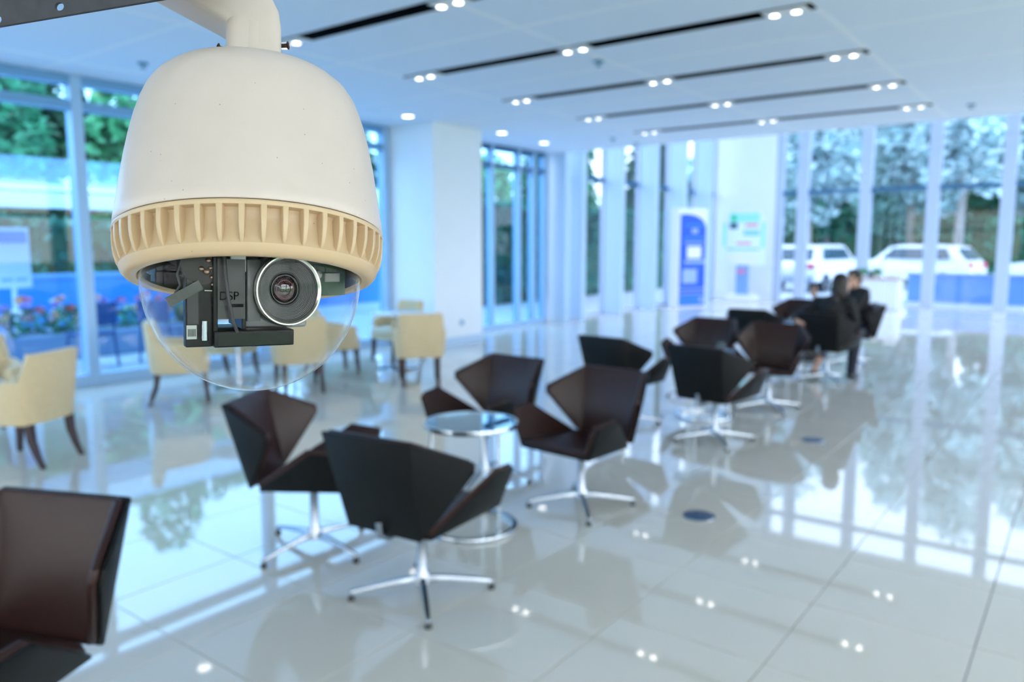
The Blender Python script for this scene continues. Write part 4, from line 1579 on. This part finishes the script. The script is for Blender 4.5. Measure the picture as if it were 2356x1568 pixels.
# centre line of the gooseneck in the upright plane through the collar, in hundredths of the collar frame (x right, z up)
gx = [(0, 418), (0, 502), (-2, 520), (-10, 536), (-28, 552), (-56, 567), (-95, 584), (-220, 639), (-380, 709), (-560, 787)]
fr = []
for k, (x, z) in enumerate(gx):
    a_, b_ = gx[max(k - 1, 0)], gx[min(k + 1, len(gx) - 1)]
    tt = Vector((b_[0] - a_[0], 0, b_[1] - a_[1])).normalized()
    uy = Vector((0, 1, 0))
    fr.append((Vector((x, 0, z)), uy.cross(tt), uy, 1.0))
V, F = sweep(fr, prof2)
MB().add(V, F).build('arm', M_cap, arm, smooth=40)
wp = MB()
wp.add([(x, y, z) for y in (-66.6, -65.5) for x, z in ((-200, 606), (-174, 580), (-144, 566), (-108, 551), (-105, 580), (-134, 590))],
       [(0, 1, 2, 3, 4, 5), (11, 10, 9, 8, 7, 6)] + [(k, (k + 1) % 6, (k + 1) % 6 + 6, k + 6) for k in range(6)])
wp.build('worn_patch', mat('bare_primer', (.72, .50, .30), .5, noise=.2, nscale=.06), arm)
screw(arm, (66, -8, 474), (1, -.1, .12), 5, 14, M_rust, head=10)
screw(arm, (-64, -30, 438), (-1, -.25, .05), 5, 16, M_rust, head=10)

# steel beam with holes; plate in the view-aligned plane, its lower edge rising to the right, in front of the arm's end
M_steel = mat('dark_steel', (.055, .055, .068), .55, metal=.3, noise=.15, nscale=.03)
beam = empty('steel_beam')
BD = .655                       # distance of the plate
beam.matrix_world = Matrix.Translation(Vector((0, 0, H)) + (c_r * (0 - 1178) / 1774 + c_d * (62 - 784) / 1774 + c_f) * BD) @ \
    Matrix((c_r, c_f, -c_d)).transposed().to_4x4() @ Matrix.Scale(BD / 1774, 4)
tag(beam, 'dark steel beam with drilled holes at the top left, carrying the camera bracket', 'beam')
cu = bpy.data.curves.new('plate', 'CURVE')
cu.dimensions = '2D'
cu.fill_mode = 'BOTH'
cu.extrude = 4


def spl(pts):
    s_ = cu.splines.new('POLY')
    s_.points.add(len(pts) - 1)
    for p, q in zip(s_.points, pts):
        p.co = (*q, 0, 1)
    s_.use_cyclic_u = True


def bl(u, off):
    """point on the plate: u along it, off above its lower edge, which rises by one in six"""
    return (u, u / 6 + off)


spl([bl(-900, 0), bl(520, 0), bl(520, 118), bl(-900, 118)])
for hu, ho in ((139, 22.5), (-4, 16), (-150, 22), (420, 50)):
    cx_, cy_ = bl(hu, ho)
    spl([(cx_ + 10.2 * math.cos(-k * math.pi / 10), cy_ + 9.8 * math.sin(-k * math.pi / 10)) for k in range(20)])
tmp = bpy.data.objects.new('plate', cu)
COL.objects.link(tmp)
dg = bpy.context.evaluated_depsgraph_get()
me = bpy.data.meshes.new_from_object(tmp.evaluated_get(dg))
bpy.data.objects.remove(tmp)
me.materials.clear()
me.materials.append(M_steel)
o = link('web_plate', me, beam)
o.matrix_local = Matrix.Rotation(math.pi / 2, 4, 'X')
m_ = MB()
q0, q1 = bl(-900, 118), bl(520, 118)
m_.add([(q0[0], -5, q0[1]), (q1[0], -5, q1[1]), (q1[0], 90, q1[1]), (q0[0], 90, q0[1]),
        (q0[0], -5, q0[1] + 8), (q1[0], -5, q1[1] + 8), (q1[0], 90, q1[1] + 8), (q0[0], 90, q0[1] + 8)],
       [(0, 3, 2, 1), (4, 5, 6, 7), (0, 1, 5, 4), (1, 2, 6, 5), (2, 3, 7, 6), (3, 0, 4, 7)])
m_.build('flange', M_steel, beam)
# hanger rod from the beam up to the ceiling
bpy.context.view_layer.update()
hp_ = beam.matrix_world @ Vector((bl(430, 122)[0], 45, bl(430, 122)[1]))
t = MB().tube([(hp_.x, hp_.y, hp_.z), (hp_.x, hp_.y, CEIL)], .014, 16)
t.lathe([(0, -.02), (.06, -.02), (.06, 0), (0, 0)], 24, (hp_.x, hp_.y, CEIL))
t = t.build('hanger_rod', M_steel, smooth=40)
tag(t, 'steel rod holding the camera beam from the ceiling', 'rod')
